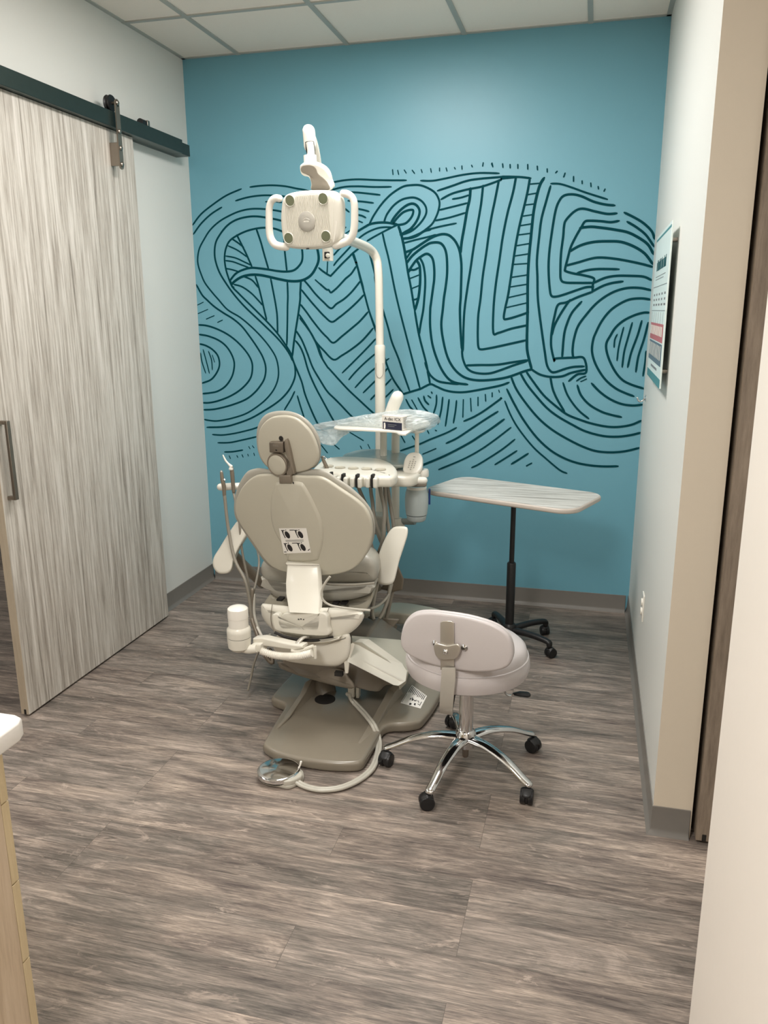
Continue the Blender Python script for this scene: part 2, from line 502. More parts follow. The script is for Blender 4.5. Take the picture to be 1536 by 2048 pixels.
MURAL = """
4:4,2129 58,2184 137,2234 221,2278 311,2308
4:4,2078 55,2133 120,2182 187,2216
4:366,2316 423,2320 495,2320 572,2312 636,2298 694,2286 795,2251 870,2214 894,2199 936,2167
4:276,2248 341,2262 407,2269 473,2269 558,2261 628,2246
3.5:455,2236 504,2236 547,2229
4:638,2148 600,2166 541,2183 457,2197 371,2202 297,2192 228,2169 165,2139 108,2096 67,2046 36,1999 22,1950 22,1908 37,1858 58,1809 97,1759 136,1716 192,1657 266,1615 333,1563 399,1500 451,1437 483,1380 494,1311 485,1253 455,1195 403,1139 338,1091 272,1054 192,1028 126,1013 75,1006 31,1009 4,1013
4.5:604,2117 540,2135 487,2147 402,2161 335,2160 267,2145 211,2114 161,2062 137,2020 129,1966 135,1918 155,1862 193,1801 225,1757 264,1711 310,1664 376,1605 435,1552 488,1503 533,1453 566,1406 581,1372
4.5:596,2056 538,2081 498,2094 446,2100 399,2098 338,2087 277,2065 227,2036 201,1995 190,1947 192,1898 203,1850 227,1788 266,1748 306,1710 365,1655 430,1593 489,1531 541,1462 573,1412 585,1375 596,1337 596,1287 580,1242 551,1196 508,1151 458,1114 394,1076 314,1032 219,996 131,973 18,966
4.5:4,1797 36,1741 66,1712 109,1675 163,1640 224,1605 277,1562 323,1505 368,1442 400,1386 415,1329 406,1271 379,1226 335,1179 277,1139 196,1108 116,1086 57,1075 4,1072
4.5:4,1571 53,1567 115,1549 184,1517 245,1473 298,1417 327,1366 331,1321 318,1270 281,1224 229,1184 163,1150 90,1125 38,1115 4,1114
4.5:4,1516 56,1508 119,1486 166,1454 199,1410 217,1358 211,1307 191,1261 152,1215 100,1185 49,1174 4,1169
4.5:4,1461 38,1453 80,1431 113,1396 123,1351 112,1312 84,1273 54,1249 4,1232
3:4,1408 10,1356 29,1292
3:22,1428 39,1357 53,1292
3:56,1418 72,1370 74,1312
3:79,1396 91,1357
3:4,1685 40,1700
3:4,1636 66,1659
3.5:55,1605 104,1623
3.5:126,1586 155,1598
4:52,923 114,922 187,933 260,950 339,973 419,1008
4:85,874 162,878 243,896 337,919
4:126,819 181,823 243,835
3:285,857 292,846
3:309,863 318,852
3.5:154,795 160,781
3.5:205,798 209,790
3.5:239,805 244,793
3:276,810 279,801
3:316,818 319,805
4:589,1192 563,1145 523,1086
4:606,1167 621,1114 644,1041
4.5:273,2065 301,2010 325,1962 356,1892
4.5:374,1841 391,1786 408,1713 422,1645 432,1602
4.5:392,2096 416,2025 433,1960 456,1879
4.5:467,1827 484,1730 493,1672 498,1617 497,1524
4.5:556,2045 557,1981 561,1927 566,1868
4.5:567,1808 567,1730 563,1672 559,1586 551,1459
5:648,1810 642,1747 640,1708 626,1629 607,1537 595,1475 582,1394
5:219,1822 252,1855 294,1875 349,1887 403,1883 456,1876 509,1867 562,1863 609,1870 643,1896 660,1926 661,1973 653,2020
6:224,1797 250,1818 292,1839 347,1849 401,1847 454,1837 521,1822 587,1811 653,1814 706,1839 740,1883 756,1924 752,1971 737,2018
5:217,1822 227,1788 237,1782
4:242,2046 274,2026 310,2000
3.5:216,2009 272,1984 328,1947
3.5:199,1954 256,1943 310,1920 349,1902
3.5:195,1929 241,1922 295,1903 335,1889
3.5:195,1886 232,1879 273,1867
4:299,1842 352,1820 388,1780
4:241,1797 289,1784 342,1750 381,1713 410,1682
4.5:757,1879 781,1860 820,1837 832,1843 884,1892 930,1932 954,1953 990,1978
4.5:808,1910 804,1854
4.5:758,1796 797,1764 811,1761 823,1747 844,1759 869,1780 903,1813 913,1822 944,1846 971,1882
4.5:735,1815 774,1781
4.5:666,1816 697,1782 733,1739 778,1696 822,1661 855,1685 901,1712 947,1751 996,1806
4.5:650,1763 701,1703 746,1654 783,1617 825,1587 869,1611 930,1656 976,1695 1013,1731
4.5:642,1683 675,1643 714,1591 759,1537 795,1502 832,1472 882,1507 944,1554 990,1591 1036,1639
4.5:636,1607 666,1571 702,1522 729,1476 772,1430 830,1378 880,1401 942,1439 1004,1486 1065,1551
4:729,1476 750,1429 767,1375
4:883,1305 955,1372 1020,1434 1080,1494
4:921,1267 960,1310 1020,1366 1078,1413
4:958,1223 1019,1286 1084,1339 1155,1386
4:1006,1195 1070,1256 1116,1297 1151,1337
4:1049,1157 1076,1184 1122,1226 1168,1273
4:1122,1160 1154,1189 1179,1214
4.5:631,1629 685,1549 729,1469 754,1401 792,1339 809,1321 906,1219 978,1154 1056,1086 1095,1059
4.5:611,1537 643,1487 674,1413 705,1332 750,1257 789,1198 832,1157 871,1120 937,1055 1002,1012
4.5:606,1481 631,1450 653,1400 678,1313 716,1225 767,1131 822,1033 858,985
4.5:585,1372 610,1312 635,1249 653,1179 685,1097 722,1017 756,969
5.5:643,1487 680,1401
4:744,884 781,840
4:826,887 854,865
4:922,964 1001,920
3:984,886 991,872
3:1030,897 1041,875
4.5:953,1949 978,1884 996,1814 1020,1731 1045,1642 1082,1546
4.5:1042,1651 1067,1579 1098,1495 1129,1398 1155,1325 1186,1264 1239,1191
4.5:1046,1962 1059,1916 1078,1844 1080,1811 1099,1725 1124,1648 1155,1546 1174,1477 1212,1387 1237,1314 1276,1207
4.5:1123,2053 1137,1994 1158,1915 1190,1762 1217,1652 1250,1531 1288,1393 1336,1220
6:1211,2088 1228,2040 1243,1975 1254,1912
5:1217,2066 1236,2008 1253,1916 1265,1843 1282,1764 1302,1650
5:1302,1650 1328,1514 1369,1364 1392,1249
5:1239,1191 1276,1203 1336,1222 1364,1236 1396,1249 1427,1237 1477,1217 1533,1208 1595,1210 1686,1227 1780,1248 1826,1265
4:895,2072 916,2088
4:908,2053 947,2075
5:983,2066 1012,2081 1048,2099 1088,2106 1129,2107 1167,2103 1204,2096
4:991,2031 1024,2052 1059,2068 1100,2080 1138,2083 1175,2081
4:1038,2016 1079,2037 1126,2059 1169,2078 1204,2092
4:846,1947 868,1969 889,1987
4:844,1892 864,1915 900,1949 943,1989
5:957,1953 974,1901 974,1901 1014,1760
5:1019,2084 1052,2100 1090,2107 1136,2107 1171,2102 1205,2093 1240,2096 1262,2107 1285,2133 1293,2159 1285,2166 1262,2164 1234,2153 1205,2128 1182,2102
4.5:1049,2098 1072,2140 1113,2194 1157,2237 1200,2266 1242,2285 1284,2289 1327,2287 1369,2272 1405,2250 1425,2224 1434,2193 1428,2157 1415,2124 1396,2093 1368,2070 1337,2050 1294,2033 1257,2023 1234,2021
4.5:1132,2109 1148,2148 1185,2191 1228,2218 1271,2227 1304,2225 1336,2209 1358,2183 1364,2156 1356,2131 1333,2100 1302,2072 1271,2054 1234,2045
5.5:1171,2105 1188,2131 1222,2166 1256,2189 1285,2197 1307,2190 1322,2173 1327,2152 1319,2124 1302,2096 1277,2070 1248,2055 1234,2047
5.5:1224,2042 1261,2052 1298,2069
5.5:1236,2022 1279,2025 1313,2035 1352,2057 1386,2064
4:1241,1999 1307,2014 1378,2028 1415,2037
5.5:1247,1951 1293,1966 1341,1994 1387,2020 1420,2033 1454,2039 1485,2033 1510,2014 1527,1992 1542,1961 1551,1921 1556,1873 1556,1793 1555,1712 1552,1648 1558,1532 1567,1437
4.5:1290,1964 1270,1940 1253,1916
5.5:1256,1895 1287,1932 1330,1965 1364,1986 1393,1997 1435,1996 1458,1978 1472,1946 1478,1901 1479,1834 1472,1767 1464,1713 1458,1649 1451,1573 1461,1496 1487,1401 1525,1336 1575,1294 1630,1277 1697,1275 1779,1285 1835,1299 1909,1327 1946,1337
5.5:1266,1851 1285,1878 1308,1907 1336,1928 1365,1941 1387,1932 1402,1908 1409,1862 1409,1808 1402,1754 1393,1686 1389,1649 1390,1555 1406,1454 1444,1353 1488,1287 1532,1260 1600,1251
5:1331,1920 1348,1887 1358,1836 1360,1782 1356,1714 1350,1649 1337,1579 1328,1519
6:1313,1907 1328,1882 1332,1837 1331,1782 1323,1714 1305,1650
4.5:1265,1846 1279,1860 1299,1860 1322,1870
4:1271,1814 1331,1835
4:1281,1761 1331,1780
4:1290,1704 1309,1706 1323,1714
5:1363,1364 1389,1304 1433,1268 1489,1257 1551,1252
5:1376,1316 1392,1249
4:831,2318 906,2328 987,2330 1079,2323 1158,2318 1253,2314
4:818,2275 843,2283 912,2295 987,2295 1079,2288 1171,2285
4:886,2263 955,2266 1017,2260 1109,2247
4:933,2224 1004,2218 1072,2208
4:973,2184 1016,2175 1047,2166
4:985,2151 1009,2145 1029,2135
4:984,2121 1010,2111
4:1333,2309 1397,2306 1468,2315 1555,2328 1641,2333 1741,2327
4.5:1424,2256 1498,2276 1573,2297 1642,2305 1748,2309 1768,2310 1846,2305 1902,2297
4.5:1443,2213 1498,2238 1574,2255 1660,2268 1748,2294 1757,2301 1828,2305
4:1504,2212 1545,2217 1589,2228
4:1433,2160 1499,2173 1584,2190
4:1411,2108 1488,2121 1576,2143
4:1352,2060 1441,2078 1523,2091
6:1596,2259 1593,2210 1581,2156 1568,2075 1555,1997 1550,1942
5:1661,2270 1653,2181 1636,2073 1620,1974 1605,1862 1590,1760 1577,1651 1573,1547 1573,1496 1572,1432
5:1742,2293 1725,2200 1705,2092 1686,1933 1671,1821 1662,1708 1652,1622 1651,1547 1652,1503 1656,1456 1669,1441 1716,1447 1773,1459 1915,1491
5:1829,2306 1816,2231 1792,2135 1771,2020 1757,1904 1742,1786 1733,1665 1735,1531 1762,1528 1830,1550 1915,1568
5:1899,2295 1890,2233 1875,2161 1854,2064 1837,1961 1823,1844 1808,1725 1795,1659 1789,1605 1809,1601 1864,1616 1916,1634
6:1970,2294 1953,2267 1938,2215 1924,2131 1916,2017 1909,1901 1908,1783 1913,1634 1915,1491 1921,1425 1946,1338
4:1900,2269 1953,2271
4:1885,2218 1940,2225
4:1875,2169 1928,2173
4:1865,2115 1924,2122
4:1854,2069 1917,2077
4:1847,2024 1916,2031
4:1841,1971 1912,1981
4:1832,1920 1908,1930
4:1825,1878 1906,1882
4:1818,1813 1907,1825
4:1811,1764 1907,1778
4:1806,1710 1909,1732
4:1798,1659 1912,1684
5:1592,1354 1659,1357 1725,1358 1776,1362 1845,1374 1925,1386
5:1567,1437 1573,1390 1595,1342 1629,1319 1678,1311 1726,1314 1777,1330 1845,1356 1919,1381
5:2004,2254 1986,2185 1966,2101 1958,2016 1951,1900 1957,1812 1965,1694 1990,1544 2010,1437 2025,1364 2045,1330 2070,1324 2124,1343 2166,1353 2217,1356
4:2007,2267 2053,2263 2111,2244 2182,2217 2286,2182
5:2323,2152 2277,2158 2219,2174 2160,2201 2113,2212 2073,2207 2051,2183 2035,2138 2022,2042 2012,1928 2013,1841 2023,1753 2034,1717 2061,1714 2102,1725 2161,1745 2207,1759 2242,1760
5:2335,2114 2291,2113 2233,2126 2169,2142 2129,2130 2090,2091 2081,2063 2079,2012 2072,1927 2073,1840 2078,1799 2099,1784 2159,1781 2241,1780
5:2348,2078 2310,2073 2264,2079 2212,2083 2184,2080 2168,2055 2146,2016 2120,1960 2108,1909 2096,1851 2103,1839 2145,1827 2192,1818 2243,1802 2240,1773 2240,1738
5:2374,2116 2422,2092 2469,2063 2511,2023 2525,1989
5:2391,2072 2436,2045 2484,2007 2525,1953
5.5:2162,2050 2214,2054 2272,2047 2341,2035 2399,2021 2457,1991 2498,1960 2525,1917
5.5:2115,1937 2167,1965 2230,1980 2299,1982 2367,1977 2431,1953 2485,1918 2525,1869
5:2101,1868 2159,1882 2217,1898 2263,1904 2332,1898 2408,1884 2477,1868 2525,1854
5:2159,1830 2208,1843 2266,1848 2363,1845
5:2244,1780 2298,1804 2355,1813 2424,1812 2487,1807 2525,1790
5:2240,1738 2289,1764 2334,1778 2386,1785
5:2241,1736 2168,1710 2110,1684 2069,1672 2054,1616 2044,1550 2041,1492 2046,1444 2064,1383 2067,1395 2115,1399 2163,1401 2215,1399 2231,1326 2186,1314 2145,1279
5:2128,1696 2089,1634 2056,1568 2044,1517
5:2187,1686 2143,1633 2119,1574 2107,1514 2103,1401
5:2525,1741 2474,1752 2416,1753 2360,1740 2309,1714 2259,1674 2215,1621 2176,1562 2159,1496 2155,1438 2160,1402
5:2525,1695 2483,1701 2426,1696 2376,1673 2331,1638 2293,1585 2267,1526 2257,1492 2254,1439 2269,1385 2299,1330 2338,1282 2388,1243 2437,1220 2479,1205
5:2525,1630 2499,1630 2454,1617 2404,1591 2366,1556 2342,1514 2325,1476 2329,1434 2350,1380 2383,1325 2421,1286 2469,1263 2525,1246
3.5:2376,1520 2366,1494 2365,1457
3.5:2406,1556 2395,1500 2387,1446 2384,1389
4:2447,1579 2430,1500 2417,1434 2412,1356
4.5:2493,1588 2478,1518 2452,1429 2440,1356
4.5:2525,1579 2511,1500 2489,1411 2482,1333
4:2525,1435 2525,1387 2519,1312
5:1946,1337 1990,1311 2046,1299 2108,1303 2155,1322 2227,1339
5:2047,1296 2062,1234 2089,1178 2129,1116
5:1918,1325 1954,1276 2014,1202 2078,1147 2142,1101 2211,1074 2279,1054 2353,1041 2413,1041 2478,1054 2525,1077
5:1887,1316 1924,1257 1976,1195 2035,1133 2093,1090 2169,1048 2245,1012 2338,990 2416,989 2481,1000 2525,1013
5:1838,1296 1868,1231 1922,1156 1994,1075 2072,1013 2168,959 2250,923 2312,906 2385,903 2457,912 2525,932
5:1818,1228 1858,1154 1912,1066 1986,972 2064,903 2141,861 2211,838 2286,827 2354,825 2423,829
4:1809,1163 1842,1090 1889,1014 1969,919 2048,851 2119,795 2157,779
4.5:2115,1267 2137,1211 2170,1161 2209,1118 2256,1082
5:2190,1255 2210,1206 2255,1157 2318,1121 2373,1104 2423,1094
5:2263,1267 2305,1226 2356,1190 2417,1164 2477,1156 2525,1162
3.5:2185,1280 2205,1295 2229,1305
3.5:2207,1277 2234,1290
4.5:1587,1049 1641,1074 1701,1112 1782,1174 1786,1181
4.5:1489,921 1550,953 1630,1009 1702,1060 1771,1106
5:1806,1064 1741,1013 1677,968 1613,924 1488,853 1361,794 1316,776
4:1845,1020 1762,951 1679,889 1583,832 1448,769
4:1869,955 1796,893 1681,813 1636,788
4:1882,892 1830,855 1766,811
4.5:1944,879 1901,848 1857,818
4.5:1965,826 1940,811
4:1543,1010 1487,979 1392,938 1328,908 1225,869
3.5:1428,888 1354,854
4:1429,1188 1428,1139 1413,1086
4:1464,1177 1457,1109 1439,1029
4:1500,1165 1494,1110 1482,1020
4:1542,1160 1538,1111 1527,1038
4:1580,1166 1579,1072
4:1620,1174 1625,1106
4:1661,1181 1662,1138
4:1701,1197 1704,1163
4:1738,1207 1739,1189
3.5:1701,1196 1703,1164
3.5:1739,1206 1738,1187
3.5:1774,1222 1777,1213
4:1255,1161 1276,1123 1295,1105
4:1289,1158 1318,1109
4:1325,1171 1352,1125 1381,1095
4.5:1357,1180 1365,1156 1384,1137
4.5:1382,1184 1395,1175
5:1401,1204 1403,1201
4:1225,958 1248,919
4:1293,954 1306,935
4:1380,988 1387,975
4:1426,992 1430,990
3.5:1180,2368 1182,2347
3.5:1208,2364 1213,2346
3.5:1244,2364 1253,2351
3.5:1287,2361 1298,2347
3.5:1335,2362 1339,2350
3.5:1385,2364 1388,2349
3.5:1432,2365 1432,2353
3.5:1467,2364 1471,2351
3.5:1511,2364 1514,2359
3.5:1549,2370 1550,2357
3.5:1600,2371 1603,2365
3.5:1659,2380 1657,2366
4:1705,2376 1709,2361
4:1703,2373 1708,2363
4:1759,2370 1761,2356
4:1797,2365 1798,2352
4:1836,2363 1837,2348
4:1886,2361 1887,2342
4:1934,2351 1936,2336
4:1984,2336 1985,2324
4:2028,2318 2033,2323
4:2073,2312 2068,2297
4:2116,2294 2117,2275
4:2159,2272 2160,2262
4:2202,2260 2204,2246
4:2239,2242 2241,2234
4:2269,2222 2272,2229
"""

# ================================================================== the room
Z = Vector((0, 0, 1))
struct('floor', box(B(), (-4, -7.5, -0.05), (5, 0.6, 0)), 'floor', smooth=False)
ceil = struct('ceiling', box(B(), (-4, -7.5, H), (5, 0.6, H + 0.05)), 'tile', smooth=False)
bm = B()
x = 0.3313 - 0.61 * 8
while x < 5:
    box(bm, (x - 0.012, -7.5, H - 0.006), (x + 0.012, 0, H + 0.001)); x += 0.61
y = -0.59
while y > -7.5:
    box(bm, (-4, y - 0.012, H - 0.0055), (5, y + 0.012, H + 0.001)); y -= 0.61
box(bm, (0, -0.022, H - 0.004), (W, 0, H + 0.001)); box(bm, (0, -7, H - 0.004), (0.022, 0, H + 0.001)); box(bm, (W - 0.022, -2, H - 0.004), (W, 0, H + 0.001))
obj('ceiling_grid', bm, 'tbar', ceil, smooth=False)

wall_back = struct('wall_back', box(B(), (-0.13, 0, 0), (W + 0.14, 0.1, H)), 'teal', smooth=False)
# hand painted mural line work, in millimetres on the wall (x from the left corner, z from the floor)
bm = B()
for li, ln in enumerate(MURAL.strip().split('\n')):
    YD = -0.0008 - li * 0.000008
    wd, pt = ln.split(':')
    P = [tuple(float(v) / 1000 for v in q.split(',')) for q in pt.split()]
    P = [Vector((a, 0, b)) for a, b in P]
    hw = float(wd) * 0.86 * 0.0028 / 2
    P = catmull(P, 5) if len(P) > 2 else P
    vs = []
    n = len(P)
    for i in range(n):
        t = (P[min(i + 1, n - 1)] - P[max(i - 1, 0)])
        t = t.normalized() if t.length > 1e-6 else Vector((1, 0, 0))
        q = Vector((-t.z, 0, t.x)) * (hw * (0.72 if i in (0, n - 1) else 1))
        xs = lambda v: Vector((min(max(v.x, 0.001), W - 0.001), YD, v.z))
        vs.append((bm.verts.new(xs(P[i] + q)), bm.verts.new(xs(P[i] - q))))
    for (a, b), (c, d) in zip(vs, vs[1:]):
        bm.faces.new((a, b, d, c))
    for e in (0, n - 1):   # rounded brush ends
        t = (P[1] - P[0]).normalized() * -1 if e == 0 else (P[-1] - P[-2]).normalized()
        q = Vector((-t.z, 0, t.x))
        arc = [bm.verts.new(Vector((min(max((P[e] + q * math.cos(a) * hw * .72 + t * math.sin(a) * hw).x, 0.001), W - 0.001), YD - 0.000003, (P[e] + q * math.cos(a) * hw * .72 + t * math.sin(a) * hw).z))) for a in [math.pi * k / 6 for k in range(7)]]
        try: bm.faces.new(arc)
        except Exception: pass
obj('mural_lines', bm, 'ink', wall_back, smooth=False)

# left wall: solid near the corner, opening for the sliding door, header above
bm = B()
box(bm, (-0.13, -0.82, 0), (0, 0.0, H))
box(bm, (-0.13, -2.45, 2.30), (0, -0.82, H))
box(bm, (-0.13, -7.4, 0), (0, -2.45, H))
struct('wall_left', bm, 'white_wall', smooth=False)
# right wall stub, header over the opening, nearer wall
WE = -2.006; XO = 2.646
ZH = atx(1428, 8, W).z
struct('wall_right', box(B(), (W, WE, 0), (XO - 0.002, 0.0, H)), 'white_wall', smooth=False)
bm = B()
box(bm, (W - 0.0006, WE - 0.0015, 0), (XO + 0.0006, WE + 0.0005, 2.62))
struct('trim_1', bm, 'beige_wall', smooth=False)
yn = atx(1480, 1100, W).y
struct('wall_near', box(B(), (W, -7.4, 0), (XO, yn, H)), 'cream_wall', smooth=False)
struct('trim_2', box(B(), (W + 0.001, yn, 2.62), (XO, WE - 0.0015, H)), 'beige_wall', smooth=False)
# rooms around, only as far as light and openings need them
struct('wall_front', box(B(), (-4, -7.5, 0), (5, -7.4, H)), 'cream_wall', smooth=False)
struct('wall_far_left', box(B(), (-4.1, -7.5, 0), (-4, 0.6, H)), 'white_wall', smooth=False)
struct('wall_far_right', box(B(), (5, -7.5, 0), (5.1, 0.6, H)), 'cream_wall', smooth=False)
struct('wall_next_room', box(B(), (-4, 0.10, 0), (-0.13, 0.2, H)), 'white_wall', smooth=False)
struct('wall_beside_room', box(B(), (XO, 0.10, 0), (5, 0.2, H)), 'cream_wall', smooth=False)

def cove(bm, pts, h=0.10):
    """cove base along a floor polyline; the room side is to the left of travel"""
    prof = [(0.0, h), (0.003, h - 0.001), (0.0032, 0.022), (0.006, 0.012), (0.013, 0.005), (0.016, 0.0), (0, 0)]
    n = len(pts); P = [Vector((a, b, 0)) for a, b in pts]
    rr = []
    for i in range(n):
        d0 = (P[i] - P[i - 1]).normalized() if i else (P[1] - P[0]).normalized()
        d1 = (P[i + 1] - P[i]).normalized() if i < n - 1 else d0
        n0 = Vector((-d0.y, d0.x, 0)); n1 = Vector((-d1.y, d1.x, 0))
        m = (n0 + n1); m = m / max(m.dot(n0), 1e-6) if m.length > 1e-6 else n0
        rr.append([P[i] + m * a + Z * b for a, b in prof])
    return rings(bm, rr)
struct('baseboard_back', cove(B(), [(W - 0.016, -0.0005), (0.016, -0.0005)]), 'base')
struct('baseboard_left', cove(B(), [(0.0005, 0), (0.0005, -0.82)]), 'base')
struct('baseboard_right', cove(B(), [(XO - 0.004, WE - 0.002), (W + 0.0, WE - 0.002), (W - 0.0005, 0)][::1]), 'base')
struct('baseboard_next_room', cove(B(), [(-0.13, 0.0995), (-4, 0.0995)]), 'base')

# recessed ceiling lights, outside the frame, where the light comes from
for k, ((lx, ly), e) in enumerate(LIGHTS):
    lab = ['recessed ceiling light panel over the dental chair side of the room', 'recessed ceiling light panel behind the photographer', 'recessed ceiling light panel in the corridor at the right', 'recessed ceiling light panel in the room beyond the sliding door'][k]
    t = thing('ceiling_light', lab, 'ceiling light', (lx, ly, H), 'recessed ceiling lights')
    bm = B()
    for a, b in (((-0.30, -0.60), (0.30, -0.575)), ((-0.30, 0.575), (0.30, 0.60)), ((-0.30, -0.575), (-0.275, 0.575)), ((0.275, -0.575), (0.30, 0.575))):
        box(bm, (lx + a[0], ly + a[1], H - 0.014), (lx + b[0], ly + b[1], H))
    obj('frame', bm, 'tbar', t, smooth=False)
    obj('diffuser', box(B(), (lx - 0.275, ly - 0.575, H - 0.010), (lx + 0.275, ly + 0.575, H - 0.004)), 'tile', t, smooth=False)

# ================================================================== sliding door on the left
DX0, DX1 = 0.020, 0.056
dA, dB = -1.835, -0.672
door = struct('door_1', box(B(), (DX0, dA, 0.012), (DX1, dB, 2.46)), 'door', smooth=False)
bm = box(B(), (DX0 - 0.0006, dA - 0.0012, 0.012), (DX1 - 0.0006, dA + 0.0006, 2.46))
obj('edge_band', bm, 'edge', door, smooth=False)
obj('floor_guide_groove', box(B(), (DX0 + 0.014, dA - 0.0022, 0.012), (DX0 + 0.024, dA + 0.001, 0.034)), 'dark', door, smooth=False)
hx = DX1 + 0.032
h0, h1 = at(14, 842, -1.80).z, at(33, 1000, -1.80).z
bm = B()
hy = atx(23, 920, hx).y
box(bm, (hx - 0.006, hy - 0.010, h1), (hx + 0.006, hy + 0.010, h0))
box(bm, (DX1 - 0.001, hy - 0.010, h0 - 0.014), (hx - 0.005, hy + 0.010, h0))
box(bm, (DX1 - 0.001, hy - 0.010, h1), (hx - 0.005, hy + 0.010, h1 + 0.014))
obj('door_handle', bm, 'strap', door, bevel=0.0015)
# hanger: wheel above the track, strap in front of it and screwed to the door
RX = 0.094     # room-side face of the track
def hanger(y):
    s = box(B(), (RX + 0.010, y - 0.016, 2.30), (RX + 0.016, y + 0.016, 2.565))
    cyl(s, (RX + 0.010, y, 2.565), (RX + 0.016, y, 2.565), 0.016); cyl(s, (RX + 0.010, y, 2.30), (RX + 0.016, y, 2.30), 0.016)
    h = obj('door_hanger', s, 'strap', door)
    for z in (2.305, 2.375, 2.445, 2.565):
        b_ = B(); lathe(b_, (RX + 0.016, y, z), [(0.011, 0), (0.011, 0.003), (0.007, 0.007), (0.002, 0.008)], 14, (1, 0, 0))
        obj('bolt', b_, 'nickel', h)
    b_ = B(); box(b_, (DX1 - 0.002, y - 0.005, 2.30), (RX + 0.011, y + 0.005, 2.40))
    obj('spacer', b_, 'nickel', h, bevel=0.001)
    b_ = B(); cyl(b_, (RX - 0.045, y, 2.565), (RX + 0.01, y, 2.565), 0.007)
    obj('axle', b_, 'nickel', h)
    b_ = B(); lathe(b_, (RX - 0.035, y, 2.565), [(0.034, 0), (0.036, 0.004), (0.030, 0.009), (0.030, 0.017), (0.036, 0.022), (0.034, 0.026)], 32, (1, 0, 0))
    obj('hanger_wheel', b_, 'black', h)
    return h
hanger(-0.872)
hanger(-1.735)
# blue tag stuck at the far edge of the door
q = atx(300, 755, DX1)
bm = box(B(), (DX1 - 0.03, dB - 0.001, q.z - 0.03), (DX1 - 0.002, dB + 0.004, q.z + 0.024))
tag(obj('blue_tag', bm, 'blue', bevel=0.001), 'small blue tag stuck to the far edge of the sliding door', 'tag')

# track
tr = thing('door_track', 'long dark green steel track of the sliding door along the left wall', 'door track', (0, -0.2, 2.45))
zt, zb = 2.529, 2.462
ze = -0.142
obj('wall_rail', box(B(), (0.001, -2.6, zb), (0.024, ze, zt - 0.006)), 'track', tr, smooth=False)
bm = box(B(), (0.024, -2.6, zb), (RX - 0.004, -0.24, zt))
obj('box_rail', bm, 'track', tr, bevel=0.002)
bm = box(B(), (RX - 0.006, -2.6, zb + 0.002), (RX - 0.0035, -0.235, zt))
obj('face_strip', bm, 'track', tr, smooth=False)
obj('end_plate', box(B(), (0.024, -0.24, zb), (RX - 0.01, ze, zt - 0.010)), 'track', tr, bevel=0.001)
ys = atx(285, 254, 0.05).y
st = thing('door_stop', 'small black door stop sitting on top of the dark track near its end', 'door stop', (0.05, ys, zt))
bm = B(); cyl(bm, (0.055, ys - 0.03, zt + 0.017), (0.055, ys + 0.012, zt + 0.017), 0.017)
obj('rubber_bumper', bm, 'black', st)
obj('stop_block', box(B(), (0.040, ys + 0.010, zt), (0.074, ys + 0.032, zt + 0.032)), 'nickel', st, bevel=0.002)

# second sliding door, outside the right-hand wall, seen edge-on
d2 = struct('door_2', box(B(), (2.661, -2.03, 0.012), (2.706, -0.86, 2.46)), 'doordark', smooth=False)
obj('floor_guide_groove', box(B(), (2.679, -2.032, 0.012), (2.691, -2.028, 0.035)), 'dark', d2, smooth=False)

# ================================================================== right wall fittings
pc = thing('wall_chart', 'white dental chart board with teeth pictures on the right wall', 'poster', (W - 0.03, -1.0, 1.36))
PX = W - 0.028
ya, yb = -1.318, -0.600
z0, z1 = 1.364, 1.945
obj('board', box(B(), (PX, ya, z0), (PX + 0.006, yb, z1)), 'post_face', pc, bevel=0.001)
for yy in (ya + 0.06, yb - 0.06):
    for zz in (z0 + 0.06, z1 - 0.06):
        bm = B(); cyl(bm, (PX + 0.005, yy, zz), (W, yy, zz), 0.008); obj('standoff', bm, 'nickel', pc)
e = PX - 0.0008
def strip(name, y0, y1, za, zb_, m):
    return obj(name, box(B(), (e, y0, za), (PX + 0.0005, y1, zb_)), m, pc, smooth=False)
strip('bottom_band', ya + 0.004, yb - 0.004, z0, z0 + 0.032, 'post_teal')
strip('top_band', ya + 0.004, yb - 0.004, z1 - 0.020, z1 - 0.012, 'post_teal')
bm = B(); yy = yb - 0.12; random.seed(3)
for wl in (1, 8, 4, 5):                     # heading, unreadable at this size
    for i in range(wl):
        hgt = random.choice((0.034, 0.034, 0.042)); yw = 0.018
        box(bm, (e, yy - yw, 1.80), (PX, yy, 1.80 + hgt)); box(bm, (e, yy - yw * 1.0, 1.80), (PX, yy - yw * 0.55, 1.80 + hgt))
        yy -= 0.024
    yy -= 0.014
obj('heading', bm, 'post_teal', pc, smooth=False)
bm = B()
for row, (zz, n0, n1) in enumerate(((1.775, yb - 0.11, ya + 0.12), (1.764, yb - 0.11, ya + 0.2), (1.735, yb - 0.02, ya + 0.02), (1.640, yb - 0.02, ya + 0.02))):
    box(bm, (e, n1, zz), (PX, n0, zz + 0.0022))
for r_ in range(3):
    for i in range(5):
        yc = yb - 0.08 - i * 0.135
        for j in range(3 + (r_ == 2)):
            box(bm, (e, yc - 0.02 * j - 0.013, 1.70 - 0.020 * r_), (PX, yc - 0.02 * j, 1.708 - 0.020 * r_))
box(bm, (e, ya + 0.2, 1.415), (PX, yb - 0.2, 1.424))
for i in range(6):
    yc = yb - 0.06 - i * 0.115
    box(bm, (e, yc - 0.0025, 1.592), (PX, yc, 1.635))
obj('small_print', bm, 'greyprint', pc, smooth=False)
strip('gum_picture', ya + 0.03, yb - 0.02, 1.525, 1.592, 'gum')
strip('root_picture', ya + 0.03, yb - 0.02, 1.440, 1.520, 'slateprint')
